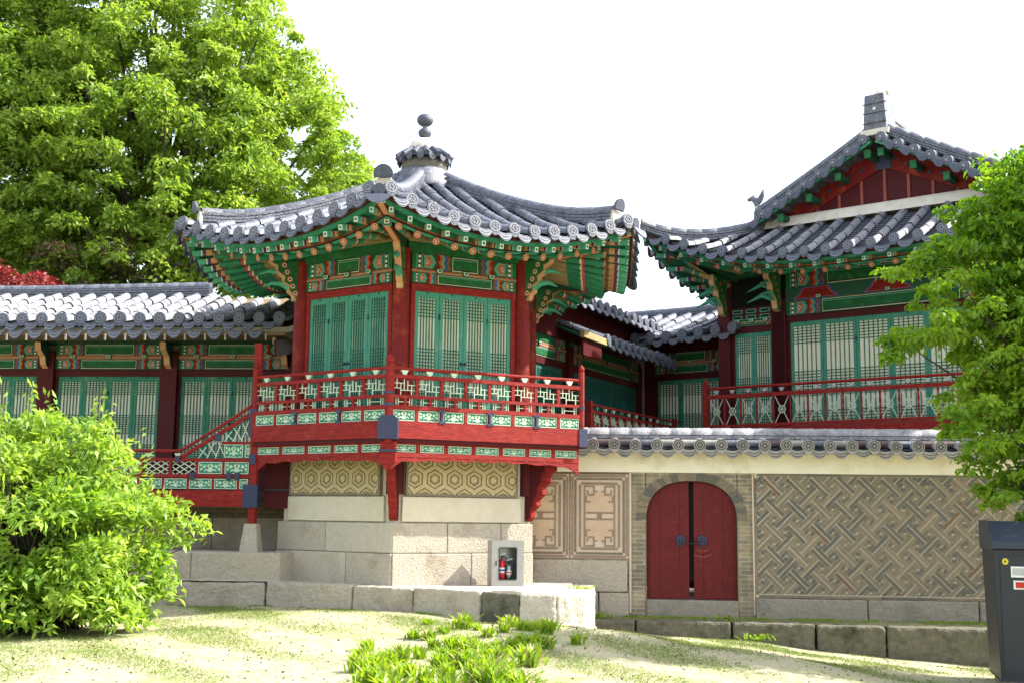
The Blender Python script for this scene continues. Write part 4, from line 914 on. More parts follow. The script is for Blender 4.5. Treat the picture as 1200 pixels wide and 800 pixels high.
# walls, doors
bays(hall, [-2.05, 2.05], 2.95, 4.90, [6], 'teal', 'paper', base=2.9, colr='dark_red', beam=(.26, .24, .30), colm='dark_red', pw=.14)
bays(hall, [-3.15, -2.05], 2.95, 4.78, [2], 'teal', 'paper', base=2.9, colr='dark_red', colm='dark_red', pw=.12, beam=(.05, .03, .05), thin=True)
bays(hall, [2.05, 3.15], 2.95, 4.78, [2], 'teal', 'paper', base=2.9, colr='dark_red', colm='dark_red', pw=.12, beam=(.05, .03, .05), thin=True)
b = MB()
for i in range(3):
    cx = -1.33 + i * 1.33; z0_, z1_ = 5.305, 5.49
    for s_, m_, o_ in ((1.14, 'paint_blue', .050), (1.0, 'orange', .056), (.93, 'red', .060)):
        P_ = [(-.42, 0), (.42, 0), (.33, .3), (.28, .55), (.24, 1), (-.24, 1), (-.28, .55), (-.33, .3)]
        b.add([(cx + a * s_, -o_, (z0_ + z1_) / 2 + (c - .5) * (z1_ - z0_) * (s_ if s_ > 1 else s_)) for a, c in P_], [tuple(range(8))], m_)
b.box(-1.9, 1.9, -.047, -.044, 5.283, 5.517, 'green_deep'); b.build('painted_frieze', hall)
b = MB(); b.box(-3.2, 3.2, -.10, .10, 5.82, 5.98, 'green'); b.box(-3.1, -2.17, -.03, .05, 5.0, 5.25, 'dark_red')
for i in range(3):
    for j in range(2): b.box(-3.0 + i * .28, -2.8 + i * .28, -.036, -.03, 5.03 + j * .11, 5.1 + j * .11, 'green_light'); b.box(-2.98 + i * .28, -2.82 + i * .28, -.040, -.036, 5.045 + j * .11, 5.085 + j * .11, 'gap_black')
b.build('upper_beam', hall)
b = MB(); b.box(-3.2, -3.1, .12, 7, 2.9, 5.9, 'dark_red'); b.box(3.1, 3.2, .12, 7, 2.9, 5.9, 'dark_red'); b.box(-3.2, 3.2, .2, 7, -.3, 2.9, 'granite'); b.box(-3.1, 3.1, .14, .2, 2.9, 5.9, 'gap_black'); b.box(-3.1, 3.1, 6.9, 7, 2.9, 5.9, 'dark_red'); b.build('hall_body', hall)
for x in (-3.15, -2.05, 2.05, 3.15):                       # large brackets
    b = MB(); P_ = [(0, 5.1), (.1, 5.14), (.14, 5.3), (.28, 5.4), (.30, 5.55), (.44, 5.66), (.48, 5.84), (0, 5.84)]
    b.prism([(x - .07, -.1 - d, z) for d, z in P_], (.14, 0, 0), 'green'); b.prism([(x - .05, -.115 - d * 1.04, z) for d, z in P_], (.10, 0, 0), 'peach')
    for z0_ in (5.3, 5.5):
        b.tube([(x, -.2, z0_), (x - .0, -.45, z0_ + .12), (x, -.8, z0_ + .02)], [.05, .04, .008], 8, 'green_light')
        if x < -1: b.tube([(x, -.12, z0_), (x - .3, -.12, z0_ + .13), (x - .6, -.12, z0_ + .02)], [.05, .045, .008], 8, 'green_light')
    for sx in (-.073, .073):
        for i in range(5):
            b.add([(x + sx, -.14 - .05 * i + .035 * math.cos(a), 5.25 + .11 * i + .035 * math.sin(a)) for a in np.linspace(0, 5.5, 8)], [tuple(range(8))], 'orange')
    b.build('bracket', hall)
# gallery
b = MB(); b.box(-3.05, 3.05, -1.05, -.12, 2.76, 2.90, 'dark_red'); b.box(-3.05, 3.05, -1.10, -1.0, 2.70, 2.93, 'red'); b.build('gallery_floor', hall)
b = MB(); b.tube([(-3.02, -1, 3.655), (0, -1, 3.655), (3.0, -1, 3.655)], [.026] * 3, 10, 'red'); b.box(-3.02, 3.0, -1.03, -.97, 3.47, 3.535, 'red'); b.box(-3.02, 3.0, -1.03, -.97, 2.945, 3.0, 'red'); rl = b.build('railing', hall)
nb = 19; st = 6.0 / nb
for i in range(nb):
    x0 = -3.0 + i * st; x1 = x0 + st; cx = (x0 + x1) / 2; cz = 3.235
    p = MB()
    if i: p.lathe([(.012, 3.0), (.022, 3.03), (.012, 3.07), (.020, 3.22), (.012, 3.24), (.022, 3.3), (.014, 3.4), (.02, 3.44), (.014, 3.47)], (x0, -1, 0), 8, 'red'); p.build('baluster', rl)
    p = MB(); t_ = .012
    for sx in (-1, 1):
        for sz in (-1, 1): p.bar((cx + sx * .035, -1 + .004 * sx * sz, cz + sz * .05), (cx + sx * .13, -1 + .004 * sx * sz, cz + sz * .235), t_, t_, 'pale_strip', up=(0, 1, 0))
    for j in range(12):
        a0, a1 = 2 * math.pi * j / 12, 2 * math.pi * (j + 1) / 12
        p.bar((cx + .062 * math.cos(a0), -1, cz + .062 * math.sin(a0)), (cx + .062 * math.cos(a1), -1, cz + .062 * math.sin(a1)), .013, .016, 'pale_strip', up=(0, 1, 0))
    for j in range(3):
        a0 = math.pi * j / 3; p.bar((cx - .055 * math.cos(a0), -1.002, cz - .055 * math.sin(a0)), (cx + .055 * math.cos(a0), -1.002, cz + .055 * math.sin(a0)), .011, .010, 'pale_strip', up=(0, 1, 0))
    p.build('lattice_panel', rl)
    p = MB(); lotus(p, cx, 3.585, -1, .95, 'grey_label'); p.build('lotus_support', rl)
p = MB(); p.box(-3.10, -3.02, -1.05, -.95, 2.7, 3.74, 'red'); p.lathe([(.03, 3.74), (.045, 3.78), (.02, 3.83), (.002, 3.86)], (-3.06, -1, 0), 8, 'red'); p.build('post', rl)

# ================================================================== REAR CORRIDOR AND REAR WING
cor = empty('rear_corridor', (.28, 20, 0), R(62), 'shaded corridor with dark green doors and small tiled eave right behind the hexagonal pavilion', 'building')
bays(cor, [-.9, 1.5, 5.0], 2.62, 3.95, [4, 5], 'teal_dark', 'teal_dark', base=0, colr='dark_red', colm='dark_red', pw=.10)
def zf_c(s, v): return 4.33 + .42 * (1.0 - v)
T, E = tile_rows(zf_c, [1.0 + i * .30 for i in range(12)], lambda s: .05, lambda s: 1.0, .3, r=.085, drip=.13)
b = MB(); b.add([(.85, -.0, 4.73), (4.5, 0, 4.73), (4.5, -1.0, 4.29), (.85, -1.0, 4.29), (.85, -.0, 4.68), (4.5, 0, 4.68), (4.5, -1.0, 4.24), (.85, -1.0, 4.24)], [(0, 1, 2, 3), (4, 5, 6, 7), (0, 1, 5, 4), (1, 2, 6, 5), (2, 3, 7, 6), (3, 0, 4, 7)], 'green_deep'); lo_ = b.build('eave_roof', cor)
T.build('roof_tiles', lo_); E.build('eave_tiles', lo_)
ridge([(.85, -.02, 4.74), (2.5, -.02, 4.74), (4.5, -.02, 4.74)], layers=2, hw=.08, r=.07).build('ridge', lo_)
b = MB(); b.bar((.1, -.95, 4.13), (.85, -.95, 4.13), .05, .24, 'dark_red'); b.bar((.0, -1.0, 4.34), (.95, -1.0, 4.32), .08, .11, 'ochre'); b.box(-.4, 4.9, -.1, .02, 4.45, 5.05, 'dark_red'); b.box(-.4, 4.5, -.5, .3, 5.05, 5.12, 'dark_red'); b.build('eave_board', cor)
def zf_u(s, v): return 5.10 + .27 * (1.9 - v)
rws = [.55 + i * .32 for i in range(15)]
b = MB(); b.add([(.4, 0, 5.58), (5.2, 0, 5.58), (5.2, -1.9, 5.06), (.4, -1.9, 5.06), (.4, 0, 5.5), (5.2, 0, 5.5), (5.2, -1.9, 5.0), (.4, -1.9, 5.0)], [(0, 1, 2, 3), (4, 5, 6, 7), (0, 1, 5, 4), (1, 2, 6, 5), (2, 3, 7, 6), (3, 0, 4, 7)], 'dark_red')
b.add([(.4, 0, 5.58), (5.2, 0, 5.58), (5.2, 1.9, 5.06), (.4, 1.9, 5.06)], [(0, 1, 2, 3)], 'tile'); up_ = b.build('roof', cor, loc=(0, 1.4, 0))
T, E = tile_rows(zf_u, rws, lambda s: .08, lambda s: 1.9, .32, r=.09, drip=.13); T.build('roof_tiles', up_); E.build('eave_tiles', up_)
ridge([(.4, 0, 5.58), (2.5, 0, 5.56), (5.2, 0, 5.60)], layers=3, hw=.11, r=.09).build('ridge', up_)
b = MB(); b.box(-.9, 5.9, .13, 2.6, 0, 5.05, 'dark_red'); b.box(4.95, 5.9, -.05, .13, 0, 5.05, 'dark_red'); b.build('corridor_body', cor)
b = MB(); yy = -1.0; b.tube([(.3, yy, 3.2), (2.5, yy, 3.2), (4.3, yy, 3.2)], [.022] * 3, 8, 'red'); b.box(.3, 4.3, yy - .025, yy + .025, 3.07, 3.11, 'red'); b.box(.3, 4.3, yy - .025, yy + .025, 2.82, 2.86, 'red'); b.box(.3, 4.3, yy - .03, yy + .03, 2.4, 2.6, 'dark_red'); b.box(.7, 4.3, yy, -.1, 2.35, 2.5, 'dark_red'); rl = b.build('railing', cor)
for i in range(11):
    x0 = .42 + i * .352; p = MB(); lattice_cell(p, x0 + .02, x0 + .33, 2.86, 3.07, yy - .008, 0); lattice_cell(p, x0 + .02, x0 + .33, 2.6, 2.82, yy - .008, 1); p.build('lattice_panel', rl)
    p = MB(); p.box(x0 - .02, x0 + .02, yy - .02, yy + .02, 2.6, 3.07, 'red'); p.build('baluster', rl)
    p = MB(); lotus(p, x0 + .17, 3.15, yy, .9, 'pale_strip' if i % 3 else 'teal'); p.build('lotus_support', rl)
p = MB(); p.box(.26, .34, yy - .04, yy + .04, 2.3, 3.26, 'red'); p.build('post', rl)
p = MB(); p.box(4.3, 4.38, yy - .04, yy + .04, 2.3, 3.26, 'red'); p.build('post', rl)

rw = empty('rear_wing', (2.95, 24.2, 0), R(-38), 'low rear wing with pale lattice doors between the rear corridor and the palace hall', 'building')
bays(rw, [-.12, 1.75, 3.2], 2.60, 4.10, [3, 2], 'teal_wing', 'paper', base=0, colr='dark_red', colm='dark_red', pw=.10)
def zf_r(s, v): return 4.80 + .82 * ((2.3 - v) / 2.3) ** 1.1 + .10 * ((s - .8) / 2.5) ** 2
rws = [-2.1 + i * .36 for i in range(13)]
b = MB(); b.grid([[(x, -v, zf_r(x, v) - .05) for x in (-2.3, -1, 0, 1, 2.3)] for v in np.linspace(0, 2.28, 6)], 'brown_soffit'); b.grid([[(x, -v, zf_r(x, v) - .10) for x in (-2.3, -1, 0, 1, 2.3)] for v in np.linspace(0, 2.28, 6)], 'green_deep'); b.grid([[(x, v, zf_r(x, v) - .05) for x in (-2.3, -1, 0, 1, 2.3)] for v in np.linspace(0, 2.28, 6)], 'tile')
r_ = b.build('roof', rw, loc=(0, 1.4, 0))
T, E = tile_rows(zf_r, rws, lambda s: .1, lambda s: 2.3, .36, r=.095, seg=.35, drip=.15, lean=.2); T.build('roof_tiles', r_); E.build('eave_tiles', r_)
ridge([(-2.3, 0, 5.66), (0, 0, 5.60), (2.3, 0, 5.66)], layers=3, hw=.11, r=.09).build('ridge', r_)
b = MB(); b.box(-.2, 3.3, .13, 2.6, 0, 4.9, 'dark_red'); b.build('wing_body', rw)

# ================================================================== GARDEN WALL WITH GATE
gw = empty('garden_wall', (2.62, 17.40, 0), R(-5), 'tile-capped garden wall with patterned brick panels and an arched red double gate', 'wall')
XR = 7.2
b = MB()
b.box(-2.6, -.66, .02, .45, -.35, 2.0, 'brickwork'); b.box(.66, XR, .02, .45, -.35, 2.0, 'brickwork'); b.box(-2.6, XR, .021, .449, 2.001, 2.3, 'cream')
# arch: square-shouldered round arch opening
def arch_pts(hw_, zt, zs, n_=24):
    return [(hw_ * math.copysign(abs(math.cos(a)) ** .82, math.cos(a)), zs + (zt - zs) * abs(math.sin(a)) ** .9) for a in np.linspace(0, math.pi, n_)]
ap_ = arch_pts(.65, 1.885, 1.33)
for (xa, za), (xb, zb) in zip(ap_[:-1], ap_[1:]):
    for y in (.02, .45): b.add([(xa, y, za), (xb, y, zb), (xb, y, 2.0), (xa, y, 2.0)], [(0, 1, 2, 3)], 'brickwork')
    b.add([(xa, .02, za), (xb, .02, zb), (xb, .45, zb), (xa, .45, za)], [(0, 1, 2, 3)], 'brick_e')
for sg in (-1, 1): b.box(min(sg * .65, sg * .661), max(sg * .65, sg * .661), .02, .45, -.35, 1.33, 'brick_e')
b.build('wall_body', gw)
b = MB(); ao = arch_pts(.80, 2.0, 1.30)                     # arch ring of bricks on edge
for i, ((x0, z0), (x1, z1), (x2, z2), (x3, z3)) in enumerate(zip(ap_[:-1], ap_[1:], ao[:-1], ao[1:])):
    g_ = .06; mm = random.choice(['brick_b', 'brick_c', 'brick_a', 'brick_e', 'brick_b'])
    q = [(x0 + (x1 - x0) * g_, z0 + (z1 - z0) * g_), (x1 - (x1 - x0) * g_, z1 - (z1 - z0) * g_), (x3 - (x3 - x2) * g_, z3 - (z3 - z2) * g_), (x2 + (x3 - x2) * g_, z2 + (z3 - z2) * g_)]
    b.pz(q, .010, .02, mm)
b.build('arch_ring', gw)
b = MB(); b.box(-2.6, XR, -.005, .03, 2.0, 2.32, 'cream'); b.build('plaster_band', gw)
# gate
for sg in (-1, 1):
    L_ = arch_pts(.64, 1.875, 1.33, 31)
    side = [(x, z) for x, z in L_ if x * sg > .03]
    if sg > 0: side = side + [(.035, side[-1][1]), (.035, .20), (.64, .20)]
    else: side = [(-.035, side[0][1])] + side + [(-.64, .20), (-.035, .20)]
    d = MB(); d.pz(side, .11, .05, 'gate_red')
    for gx in (.17, .45, .60): d.box(sg * gx - .003, sg * gx + .003, .108, .112, .21, 1.5 if gx > .55 else 1.8, 'dark_red')
    do = d.build('gate_door', gw)
    h = MB(); cx = sg * .155
    h.cyl((cx, .108, 1.035), (cx, .088, 1.035), .075, .07, 14, 'navy_iron'); h.cyl((cx, .088, 1.035), (cx, .06, 1.035), .03, .02, 10, 'navy_iron')
    for j in range(12):
        a0, a1 = 2 * math.pi * j / 12, 2 * math.pi * (j + 1) / 12; h.bar((cx + .05 * math.cos(a0), .07, 1.0 + .05 * math.sin(a0)), (cx + .05 * math.cos(a1), .07, 1.0 + .05 * math.sin(a1)), .012, .012, 'navy_iron')
    if sg > 0: h.tube([(-.13, .06, 1.02), (-.05, .055, .99), (.05, .055, .99), (.13, .06, 1.02)], [.009] * 4, 6, 'black_plastic')
    h.build('handle', do)
    if sg > 0:                                            # worn arcs scratched by the ring
        for rr_ in (.15, .23):
            d2 = MB()
            A = np.linspace(-2.1, -1.0, 8)
            d2.add([(cx + r2 * math.cos(a), .1085, 1.035 + r2 * math.sin(a)) for r2 in (rr_, rr_ + .012) for a in A], [(j, j + 1, 9 + j, 8 + j) for j in range(7)], 'brown_red'); d2.build('scratch_mark', do)
b = MB(); b.box(-.07, .07, .17, .20, .45, 1.85, 'gap_black'); b.build('gap_shade_board', gw)  # black board added behind the leaves to stand for the dark in the gap
b = MB(); b.box(-.65, .65, -.02, .40, -.3, .19, 'granite_grey'); b.build('threshold', gw, bevel=.015)
# plinth
for a, c, z0, z1, m_ in ((.89, 2.44, -.3, .235, 'granite_grey'), (2.45, 3.96, -.3, .24, 'granite_grey'), (3.97, 5.6, -.3, .235, 'granite_grey'), (5.61, XR, -.3, .24, 'granite_grey'),
                         (-2.45, -.92, .29, .735, 'granite'), (-1.33, -.90, -.3, .28, 'granite'), (-2.45, -1.34, -.3, .28, 'granite')):
    b = MB(); b.box(a, c - .006, -.05, .1, z0, z1, m_); b.build('plinth_stone', gw, bevel=.016, rough=.014)
# fret panel
def clip_poly(p, x0, x1, z0, z1):
    for ax, lim, sg in ((0, x0, 1), (0, x1, -1), (1, z0, 1), (1, z1, -1)):
        q = []
        for i in range(len(p)):
            a, c = p[i], p[(i + 1) % len(p)]; ia, ic = (a[ax] - lim) * sg >= 0, (c[ax] - lim) * sg >= 0
            if ia: q.append(a)
            if ia != ic:
                t = (lim - a[ax]) / (c[ax] - a[ax]); q.append((a[0] + t * (c[0] - a[0]), a[1] + t * (c[1] - a[1])))
        p = q
        if len(p) < 3: return []
    return p
fx0, fx1, fz0, fz1 = .93, XR, .30, 1.955
b = MB(); b.box(.90, XR, .005, .03, .25, 1.995, 'mortar')
d_, bw_ = .235, .059; g_ = .017; c45 = math.cos(math.pi / 4)
def rbar(u0, u1, v0, v1):
    p = [(u0, v0), (u1, v0), (u1, v1), (u0, v1)]; p = [((u - v) * c45 + 1.0, (u + v) * c45) for u, v in p]
    p = clip_poly(p, fx0, fx1, fz0, fz1)
    if p: b.pz([(x, z) for x, z in p], -.008, .015, random.choices(['brick_a', 'brick_b', 'brick_c', 'brick_d', 'brick_e'], [5, 4, .9, .25, 3])[0])
for i in range(-26, 30):
    for j in range(-30, 26):
        u, v = i * d_, j * d_; x = (u - v) * c45 + 1.0; z = (u + v) * c45
        if x < fx0 - .5 or x > fx1 + .5 or z < fz0 - .5 or z > fz1 + .5: continue
        L_ = d_ - bw_ - g_ * .5
        if (i + j) % 2 == 0: rbar(u - L_, u + L_, v + g_ * .6, v + bw_ - g_ * .3); rbar(u - L_, u + L_, v - bw_ + g_ * .3, v - g_ * .6)
        else: rbar(u + g_ * .6, u + bw_ - g_ * .3, v - L_, v + L_); rbar(u - bw_ + g_ * .3, u - g_ * .6, v - L_, v + L_)
        # stub bricks in the gap between bars
        cu, cv = u + d_ / 2, v + d_ / 2; s_ = d_ / 2 - bw_ - .004; e = s_ * .30
        rbar(cu - s_, cu - e, cv - s_, cv + e * .2); rbar(cu - e * .6, cu + s_, cv - s_, cv - e); rbar(cu + e, cu + s_, cv - e * .2, cv + s_); rbar(cu - s_, cu + e * .6, cv + e, cv + s_)
for zz in (.252, 1.962):                                   # border bricks
    x = .94
    while x < XR - .1: wd = random.uniform(.2, .27); b.box(x, min(XR, x + wd), -.006, .02, zz, zz + .032, random.choice(['brick_a', 'brick_b', 'brick_e', 'brick_a'])); x += wd + .006
z = .29
while z < 1.93: b.box(.885, .925, -.006, .02, z, min(1.955, z + .2), random.choice(['brick_a', 'brick_c', 'brick_e', 'brick_d'])); z += .206
b.build('fret_panel', gw)
# key pattern panels
def key_panel(x0, x1):
    b = MB(); z0, z1 = .76, 1.97; b.box(x0, x1, .004, .03, z0, z1, 'mortar_pale')
    def loop(i, wd, m_='brick_key', yy=-.006):
        a, c, d, e = x0 + i, x1 - i, z0 + i, z1 - i
        b.box(a + wd, c - wd, yy, .01, d, d + wd, m_); b.box(a + wd, c - wd, yy, .01, e - wd, e, m_); b.box(a, a + wd, yy, .01, d + wd, e - wd, m_); b.box(c - wd, c, yy, .01, d + wd, e - wd, m_)
    loop(.01, .032, 'brick_key'); loop(.055, .032, 'brick_a'); loop(.12, .036)
    a, c, d, e = x0 + .19, x1 - .19, z0 + .19, z1 - .19; cx = (x0 + x1) / 2; cz = (z0 + z1) / 2
    b.box(a + .04, c - .04, -.002, .01, cz + .06, e - .07, 'key_field'); b.box(a + .04, c - .04, -.002, .01, d + .07, cz - .06, 'key_field')
    b.box(a, a + .026, -.006, .01, d, e, 'brick_key'); b.box(c - .026, c, -.006, .01, d, e, 'brick_key')
    for s_ in (-1, 1): b.box(a + .03, c - .03, -.006, .01, cz + s_ * .045 - .012, cz + s_ * .045 + .012, 'brick_key')
    b.box(cx - .035, cx + .035, -.006, .01, cz - .03, cz + .03, 'brick_key')
    for sx in (-1, 1):
        for sz in (-1, 1):
            X = (a if sx < 0 else c); Z = (d if sz < 0 else e)
            def bx(u0, u1, v0, v1):
                xs_ = sorted((X - sx * u0, X - sx * u1)); zs_ = sorted((Z - sz * v0, Z - sz * v1)); b.box(xs_[0], xs_[1], -.007, .01, zs_[0], zs_[1], 'brick_key')
            bx(.0, .16, -.024, 0); bx(.136, .16, .0, .10); bx(.06, .16, .10, .124); bx(.05, .07, .04, .10); bx(.03, .05, .12, .20); bx(.03, .10, .20, .222); bx(.16, .20, .05, .07)
    b.build('key_panel', gw)
key_panel(-1.745, -.905); key_panel(-2.60, -1.765)
b = MB(); b.box(-.895, -.865, -.008, .03, 0, 1.99, 'mortar_pale'); b.box(.865, .885, -.008, .03, 0, 1.99, 'mortar_pale'); b.box(-2.6, -.9, -.008, .03, 1.972, 1.995, 'brick_d'); b.build('edge_strip', gw)
# coping
def zf_g(s, v): return 2.33 + .26 * (.5 - v)
rws = [-1.72 + i * .305 for i in range(30)]
b = MB(); b.prism([(-1.8, -.46, 2.28), (-1.8, .46, 2.28), (-1.8, .1, 2.42), (-1.8, -.1, 2.42)], (XR + 1.8, 0, 0), 'tile_rust'); cp = b.build('coping', gw, loc=(0, .235, 0))
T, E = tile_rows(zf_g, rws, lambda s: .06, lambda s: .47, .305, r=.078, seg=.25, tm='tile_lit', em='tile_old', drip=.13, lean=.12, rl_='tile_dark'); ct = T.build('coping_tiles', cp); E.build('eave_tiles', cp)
c = ct.copy(); col.objects.link(c); c.parent = cp; c.rotation_euler.z = math.pi; c.location = (5.4, 0, 0)
b = MB()                                                   # tiles laid between the rows
for i in range(29):
    x = rws[i]; m_ = random.choice(['tile_rust', 'tile', 'tile_old', 'tile_rust'])
    b.cyl((x + .02, -.27, 2.425), (x + .285, -.27, 2.425), .055, .055, 10, m_)
b.build('filler_tiles', cp)
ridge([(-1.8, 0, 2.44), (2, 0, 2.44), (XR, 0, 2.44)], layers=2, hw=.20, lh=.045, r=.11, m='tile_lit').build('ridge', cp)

# ================================================================== STONES
ter = empty('stone_terrace', (0, 0, 0), 0, 'low pale granite terrace edged with rough blocks at the foot of the hexagonal pavilion', 'terrace')
poly = [(-5.6, 16.65), (-3.3, 16.48), (-2.05, 15.92), (-1.22, 15.38), (-.35, 14.78), (.12, 14.45), (.57, 14.42), (.90, 14.62), (1.12, 15.9), (1.22, 17.35)]
tz = [.42, .43, .43, .44, .44, .44, .43, .43, .40, .34]
mm = ['granite', 'granite', 'granite', 'granite', 'granite_mossy', 'granite_pale', 'granite_pale', 'granite_pale', 'granite']
for i, ((p, q), m_) in enumerate(zip(zip(poly[:-1], poly[1:]), mm)):
    d = Vector((q[0] - p[0], q[1] - p[1])).normalized(); nn = Vector((-d.y, d.x)); z = tz[i]; g_ = .008
    P0 = Vector(p) + d * g_; P1 = Vector(q) - d * g_; dep = .42 if i not in (5, 6) else .5
    b = MB(); b.prism([(P0.x, P0.y, -.15), (P1.x, P1.y, -.15), (P1.x + nn.x * dep, P1.y + nn.y * dep, -.15), (P0.x + nn.x * dep, P0.y + nn.y * dep, -.15)], (0, 0, z + .15 + random.uniform(-.008, .008)), m_)
    b.build('edge_stone', ter, bevel=.03, rough=.035)
inn = [(-5.6, 16.9), (-3.3, 16.8), (-2.0, 16.25), (-1.15, 15.7), (-.2, 15.1), (.2, 14.8), (.6, 14.75), (.75, 15.0), (.85, 16.0), (.9, 17.6), (-1, 19), (-5.6, 19)]
b = MB(); b.prism([(x, y, -.1) for x, y in inn], (0, 0, .525), 'granite_pale'); b.build('paving', ter)
b = MB(); b.add([(-5.5, 16.95, .43), (-3.2, 16.8, .43), (-3.2, 18.5, .5), (-5.5, 18.5, .5)], [(0, 1, 2, 3)], 'granite'); b.build('paving', ter)
plat = empty('stone_platform', (0, 0, 0), 0, 'squared granite platform under the corner post of the red veranda, left of the pavilion base', 'platform')
for a, c, y0 in ((-6.2, -4.35, 16.58), (-4.34, -3.12, 16.52)):
    b = MB(); b.prism([(a, y0 + .04, .43), (c, y0, .43), (c + .2, 17.15, .43), (a, 17.3, .43)], (0, 0, .385), 'granite'); b.build('block', plat, bevel=.02, rough=.02)
b = MB(); b.prism([(-6.2, 17.1, .3), (-2.95, 17.0, .3), (-2.75, 18.6, .3), (-6.2, 18.8, .3)], (0, 0, .52), 'granite'); b.build('block', plat)
curb = empty('stone_curb', (0, 0, 0), 0, 'row of long weathered granite curb stones below the arched red gate', 'curb')
cpts = [(.98, 16.95), (1.75, 16.86), (3.05, 16.70), (4.15, 16.50), (5.05, 16.33), (6.6, 16.05), (8.2, 15.8)]
for i, (p, q) in enumerate(zip(cpts[:-1], cpts[1:])):
    d = Vector((q[0] - p[0], q[1] - p[1])).normalized(); nn = Vector((-d.y, d.x)); P0 = Vector(p) + d * .012; P1 = Vector(q) - d * .012; zt = -.055 - .01 * i * 0 + random.uniform(-.008, .008)
    b = MB(); b.prism([(P0.x, P0.y, -.8), (P1.x, P1.y, -.8), (P1.x + nn.x * .34, P1.y + nn.y * .34, -.8), (P0.x + nn.x * .34, P0.y + nn.y * .34, -.8)], (0, 0, zt + .8), 'granite_mossy'); b.build('curb_stone', curb, bevel=.035, rough=.04)
b = MB(); b.grid([[(x, y, z) for y, z in ((yf, -.075), (yf + .25, -.06), (17.6, -.03))] for x, yf in ((1.0, 17.2), (1.75, 17.1), (3.05, 16.95), (4.15, 16.76), (5.05, 16.6), (6.6, 16.3), (8.6, 16.0))], 'mossy_soil'); tag(b.build('raised_strip'), kind='structure')

# ================================================================== FIRE CABINET
fc = empty('extinguisher_cabinet', (-.02, 16.17, .425), R(14), 'small brushed steel cabinet with a glass window standing on the stone terrace', 'cabinet')
b = MB(); W, D, H = .44, .24, .60
b.box(-W / 2, W / 2, .012, D, 0, .012, 'steel'); b.box(-W / 2, W / 2, .012, D, H - .012, H, 'steel'); b.box(-W / 2, -W / 2 + .01, .012, D, .012, H - .012, 'steel'); b.box(W / 2 - .01, W / 2, .012, D, .012, H - .012, 'steel'); b.box(-W / 2, W / 2, D, D + .01, 0, H, 'steel'); b.build('housing', fc)
b = MB(); fx, fz0, fz1 = .115, .09, .50
b.box(-W / 2, -fx, 0, .011, 0, H, 'steel'); b.box(fx, W / 2, 0, .011, 0, H, 'steel'); b.box(-fx, fx, 0, .011, 0, fz0, 'steel'); b.box(-fx, fx, 0, .011, fz1, H, 'steel')
b.box(-fx - .012, -fx, -.006, 0, fz0, fz1, 'black_plastic'); b.box(fx, fx + .012, -.006, 0, fz0, fz1, 'black_plastic'); b.box(-fx, fx, -.006, 0, fz0 - .012, fz0, 'black_plastic'); b.box(-fx, fx, -.006, 0, fz1, fz1 + .012, 'black_plastic')
dr = b.build('door', fc)
gm = bpy.data.materials.new('glass'); gm.use_nodes = True; gb = gm.node_tree.nodes['Principled BSDF']; gb.inputs['Base Color'].default_value = (.95, .97, .97, 1); gb.inputs['Roughness'].default_value = .02; gb.inputs['Transmission Weight'].default_value = 1; gb.inputs['IOR'].default_value = 1.05; MATS['glass'] = gm
b = MB(); b.box(-fx, fx, .003, .006, fz0, fz1, 'glass'); b.build('window_pane', dr)
b = MB(); b.box(-.165, -.155, -.02, 0, .27, .33, 'black_plastic'); b.build('handle', dr)
def exting(x, bodym, r, h, label, bandm):
    c = math.cos(R(14)); s = math.sin(R(14)); yl = .12
    e = empty('fire_extinguisher', (-.02 + c * x - s * yl, 16.17 + s * x + c * yl, .438 + .08), R(14), label, 'fire extinguisher')
    b = MB(); b.lathe([(r * .9, 0), (r, .01), (r, h * .85), (r * .8, h * .94), (r * .35, h)], (0, 0, 0), 16, bodym); b.lathe([(r * 1.02, -.08), (r * 1.02, 0)], (0, 0, 0), 16, 'black_plastic'); b.build('cylinder', e)
    b = MB(); b.lathe([(r * 1.015, h * .30), (r * 1.015, h * .58)], (0, 0, 0), 16, 'white_label'); b.lathe([(r * 1.03, h * .40), (r * 1.03, h * .48)], (0, 0, 0), 16, bandm); b.build('label_band', e)
    b = MB(); b.cyl((0, 0, h), (0, 0, h + .04), .012, .012, 8, 'black_plastic'); b.bar((-.05, 0, h + .05), (.05, -.01, h + .075), .016, .01, 'white_label'); b.bar((-.05, 0, h + .04), (.04, -.01, h + .035), .016, .01, 'black_plastic'); b.build('lever', e)
    b = MB(); b.tube([(0, -.01, h + .03), (.05, -.03, h + .02), (r + .01, -.03, h * .7), (r + .01, -.02, h * .3)], [.008] * 4, 6, 'black_plastic'); b.build('hose', e)
exting(-.055, 'fire_red', .045, .26, 'red fire extinguisher with a white label, on the left inside the steel cabinet', 'paint_blue')
exting(.045, 'steel', .045, .19, 'silver fire extinguisher with a red band, beside the red one in the steel cabinet', 'fire_red')

